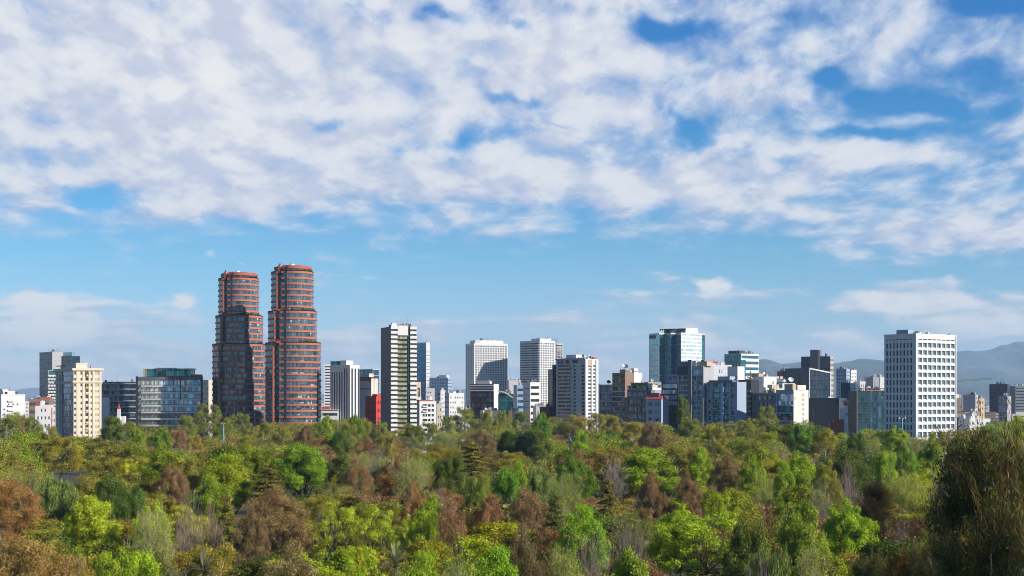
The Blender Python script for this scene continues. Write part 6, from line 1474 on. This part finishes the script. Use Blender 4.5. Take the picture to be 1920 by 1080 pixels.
# the big dark needle tree at the right edge, on the slope close to the camera, and two low ones before it
for px_, y_, w_, d_, tn_ in ((1908, 784, 160, 68.0, (.62, .80, .75)), (1856, 880, 105, 73.0, (.5, .66, .7)), (1812, 985, 100, 78.0, (.8, .95, .8)), (1930, 890, 150, 62.0, (.85, 1.05, .9))):
    TREES.append(dict(px=px_, y=y_, w=w_, kind='casu', tint=tn_, d=d_, T=CAMZ - (y_ - HY) / FPX * d_, note=True))
TREES.append(dict(px=1735, y=1008, w=150, kind='casu', tint=(1.7, 1.6, 1.2), d=72.0, T=CAMZ - (1008 - HY) / FPX * 72, note=True))
TREES.append(dict(px=1610, y=1050, w=150, kind='casu', tint=(1.5, 1.6, 1.1), d=80.0, T=CAMZ - (1050 - HY) / FPX * 80, note=True))
PROF = [(-60, 775), (0, 775), (60, 773), (100, 800), (150, 817), (185, 800), (212, 777), (245, 781), (300, 800), (340, 772), (387, 750), (430, 776), (456, 768), (482, 790), (520, 785), (560, 790), (610, 776), (650, 782), (690, 780), (715, 788), (735, 810), (765, 790), (800, 785), (815, 800), (840, 772), (870, 758), (905, 765), (940, 764), (980, 766), (1010, 776), (1040, 780), (1075, 771), (1115, 767), (1150, 770), (1200, 786), (1240, 790), (1300, 786), (1340, 791), (1400, 779), (1440, 756), (1470, 785), (1500, 792), (1550, 793), (1575, 805), (1590, 824), (1605, 806), (1660, 800), (1690, 802), (1720, 817), (1760, 803), (1800, 803), (1840, 797), (1880, 788), (1920, 778), (1980, 778)]
PX_, PY_ = [a for a, _ in PROF], [b for _, b in PROF]
rg = random.Random(20)
notes = list(TREES)
ZK = [('olive', .58), ('dark', .06), ('rust', .14), ('green', .10), ('thin', .05), ('bare', .03), ('cedar', .05), ('lime', .04)]
MK = [('olive', .30), ('dark', .08), ('rust', .14), ('green', .14), ('thin', .08), ('bare', .05), ('cedar', .07), ('lime', .07), ('willow', .02)]
RK = [('lime', .30), ('green', .18), ('olive', .18), ('dark', .12), ('rust', .08), ('thin', .08), ('bare', .06)]
def pick(tab):
    r = rg.random() * sum(w_ for _, w_ in tab)
    for k, w_ in tab:
        r -= w_
        if r <= 0: return k
    return tab[0][0]
GROVE = {}
d = 84.0
while d < 835:
    s_ = 8.5 + d * .0075
    half = (960 * 1.06) / FPX * d; x = -half + rg.uniform(0, s_)
    while x < half:
        dd = d + rg.uniform(-.4, .4) * s_; px = CX + x / dd * FPX; wm = rg.uniform(.95, 1.5) * s_ * (1.0 if d > 200 else .9); wpx = wm / dd * FPX
        T = float(np.interp(dd, [80, 150, 300, 500, 700, 850], [19.5, 20.5, 22.0, 24.4, 27.2, 29.0])) + rg.gauss(0, 2.2)
        y = HY + (CAMZ - T) / dd * FPX
        lim = max(np.interp([px - wpx * .35, px, px + wpx * .35], PX_, PY_)) + rg.uniform(-5, 6)
        y = max(y, lim)
        ok = True
        for n in notes:
            du = abs(n['px'] - px)
            if du < (n['w'] + wpx) * .5:
                if n['d'] > dd + 2:
                    vis = n['y'] + n['w'] * .98 * (1 - min(1, du / ((n['w'] + wpx) * .5))) ** .5
                    y = max(y, vis)
                if abs(n['d'] - dd) < 9 and du < (n['w'] + wpx) * .30: ok = False
        T = CAMZ - (y - HY) / FPX * dd; h = T - ground_h(x, dd)
        if ok and h > 7.5 and y < 1075:
            tab = RK if (px > 1300 and y < 905 and y > 805) else (ZK if y < 830 else MK)
            kd = pick(tab)
            cellk = (int(x // (22 + dd * .03)), int(dd // (24 + dd * .05)))
            if rg.random() < .6: kd = GROVE.setdefault(cellk, kd)
            v = rg.uniform(.66, 1.08); tn = (v * rg.uniform(.95, 1.22), v * rg.uniform(.92, 1.08), v * rg.uniform(.7, .98))
            TREES.append(dict(px=px, y=y, w=wpx, kind=kd, tint=tn, d=dd, T=T, note=False))
        x += s_ * rg.uniform(.85, 1.15)
    d += s_ * (.82 if d < 300 else .95)
# how much of each tree can be seen from the terrace
NB = 480; line = np.full(NB, 1085.0); xs_ = (np.arange(NB) + .5) * 1920 / NB
for t_ in sorted(TREES, key=lambda q: q['d']):
    u = (xs_ - t_['px']) / (t_['w'] * .5); k = np.abs(u) < 1
    top = t_['y'] + (1 - np.sqrt(np.clip(1 - u * u, 0, 1))) * t_['w'] * .55
    vis = np.where(k, np.clip(line - top, 0, 130), 0); t_['vis'] = float(vis.sum() * 1920 / NB)
    op = .3 if t_['kind'] in ('bare', 'thin', 'needle', 'sparse', 'casu') else 1.0
    line = np.where(k & (top < line), line - (line - top) * op, line)
for t_ in TREES: t_['score'] = t_['vis'] * (1.6 if t_['note'] else 1)
cand = sorted([t_ for t_ in TREES if t_['vis'] > 25 or t_['note']], key=lambda q: -q['score'])
ONE, REST = cand[:300], cand[300:]
# ---- labels that single trees out
def landmark(px):
    best = min(LANDMARKS, key=lambda L: (0 if L[0] <= px <= L[1] else min(abs(px - L[0]), abs(px - L[1])), L[1] - L[0])); return best[2]
def rowname(y): return 'at the far edge of the wood' if y < 800 else 'in the back of the wood' if y < 850 else 'midway in the wood' if y < 920 else 'near the front of the wood' if y < 985 else 'at the very front of the wood'
cells = {}
for t_ in ONE: t_['key'] = (KIND[t_['kind']][1], rowname(t_['y']), landmark(t_['px'])); cells.setdefault(t_['key'], []).append(t_)
ORD = ['leftmost', 'second from left', 'third from left', 'fourth from left', 'fifth from left', 'sixth from left', 'seventh from left']
SHORT = {'at the far edge of the wood': 'at the wood\'s far edge', 'in the back of the wood': 'in the wood\'s back', 'midway in the wood': 'midway in the wood', 'near the front of the wood': 'near the wood\'s front', 'at the very front of the wood': 'at the wood\'s very front'}
for key, L in cells.items():
    L.sort(key=lambda q: q['px'])
    for i, t_ in enumerate(L):
        look, row, lm = key
        if len(L) == 1: s_ = f'{look} {row}, below the {lm}'
        elif len(L) == 2: s_ = f'{["left", "right"][i]} {look} of two {SHORT[row]} below the {lm}'
        else: s_ = f'{look} {SHORT[row]} below the {lm}, {"rightmost" if i == len(L) - 1 else ORD[min(i, 6)]}'
        t_['label'] = ' '.join(s_.split()[:16])
        if len(s_.split()) > 16: t_['label'] = f'{look} {SHORT[row]}, {"right one" if i else "left one"}, below {lm}'
special = {1908: 'huge dark feathery needle tree at the right edge, tallest there, its upper sprays orange', 1856: 'dark needle tree leaning against the left side of the huge right-edge one', 1812: 'low ragged needle tree left of the two dark ones at the right edge', 1930: 'dark needle tree cut by the right edge in front of the huge one'}
cnt = {}
for t_ in ONE:
    kd = t_['kind']; k_ = cnt.get(kd, 0); cnt[kd] = k_ + 1
    var = k_ % (2 if kd in ('palm', 'willow') else 3)
    cr, tk, _ = proto(kd, var)
    X = wx(t_['px'], t_['d']); gz = ground_h(X, t_['d']); nm, look, grp = KIND[kd]
    r = empty(nm, (X, t_['d'], gz), rg.uniform(0, 6.28)); sw = t_['w'] / FPX * t_['d'] / WD; sh = (t_['T'] - gz) / HT
    sw = max(sw, .5 * sh) if t_['px'] != 1281 else sw
    if kd == 'palm': sw, sh = .40, (t_['T'] - gz) / 23.6
    r.scale = (sw * rg.uniform(.94, 1.06), sw * rg.uniform(.94, 1.06), sh)
    tag(r, (special.get(t_['px']) if kd == 'casu' and special.get(t_['px']) else t_['label']), 'palm' if kd == 'palm' else 'tree', grp)
    o = link('trunk', tk, r); o = link('branches' if kd == 'bare' else 'crown', cr, r); o.color = (*t_['tint'], 1)
# ---- the rest of the wood as one mass, coarser leaves
def woodland():
    byk = {}
    rs = np.random.RandomState(5)
    for t_ in REST[:900]:
        kd = t_['kind'] if t_['kind'] not in ('palm', 'casu') else 'olive'
        Q, lm = proto(kd, rs.randint(3 if kd != 'willow' else 2))[2]; n = len(Q)
        keep = 8000 if t_['d'] < 300 else 4500
        i = rs.randint(0, n, min(n, keep)); q = Q[i]; c = q.mean(1, keepdims=True); q = c + (q - c) * min(1.7, (n / keep) ** .5 * (.95 if kd not in ('bare', 'thin') else .5))
        X = wx(t_['px'], t_['d']); gz = ground_h(X, t_['d']); sw = t_['w'] / FPX * t_['d'] / WD; sh = (t_['T'] - gz) / HT; a = rs.uniform(0, 6.28)
        Rm = np.array([[math.cos(a) * sw, -math.sin(a) * sw, 0], [math.sin(a) * sw, math.cos(a) * sw, 0], [0, 0, sh]])
        byk.setdefault(lm, []).append(q @ Rm.T + np.array([X, t_['d'], gz]))
    ks = list(byk); A = [np.concatenate(byk[k]) for k in ks]
    me = quads_mesh('woodland', np.concatenate(A), [LM[k] for k in ks]); mi = np.concatenate([np.full(len(a), i, dtype=np.int32) for i, a in enumerate(A)]); me.polygons.foreach_set('material_index', mi)
    o = bpy.data.objects.new('woodland', me); COL.objects.link(o); tag(o, 'mixed treetops that fill the wood between the single trees', 'woodland', kind='stuff')
woodland()
print('TREES', len(TREES), 'single', len(ONE), 'rest', len(REST), {k: cnt[k] for k in cnt})
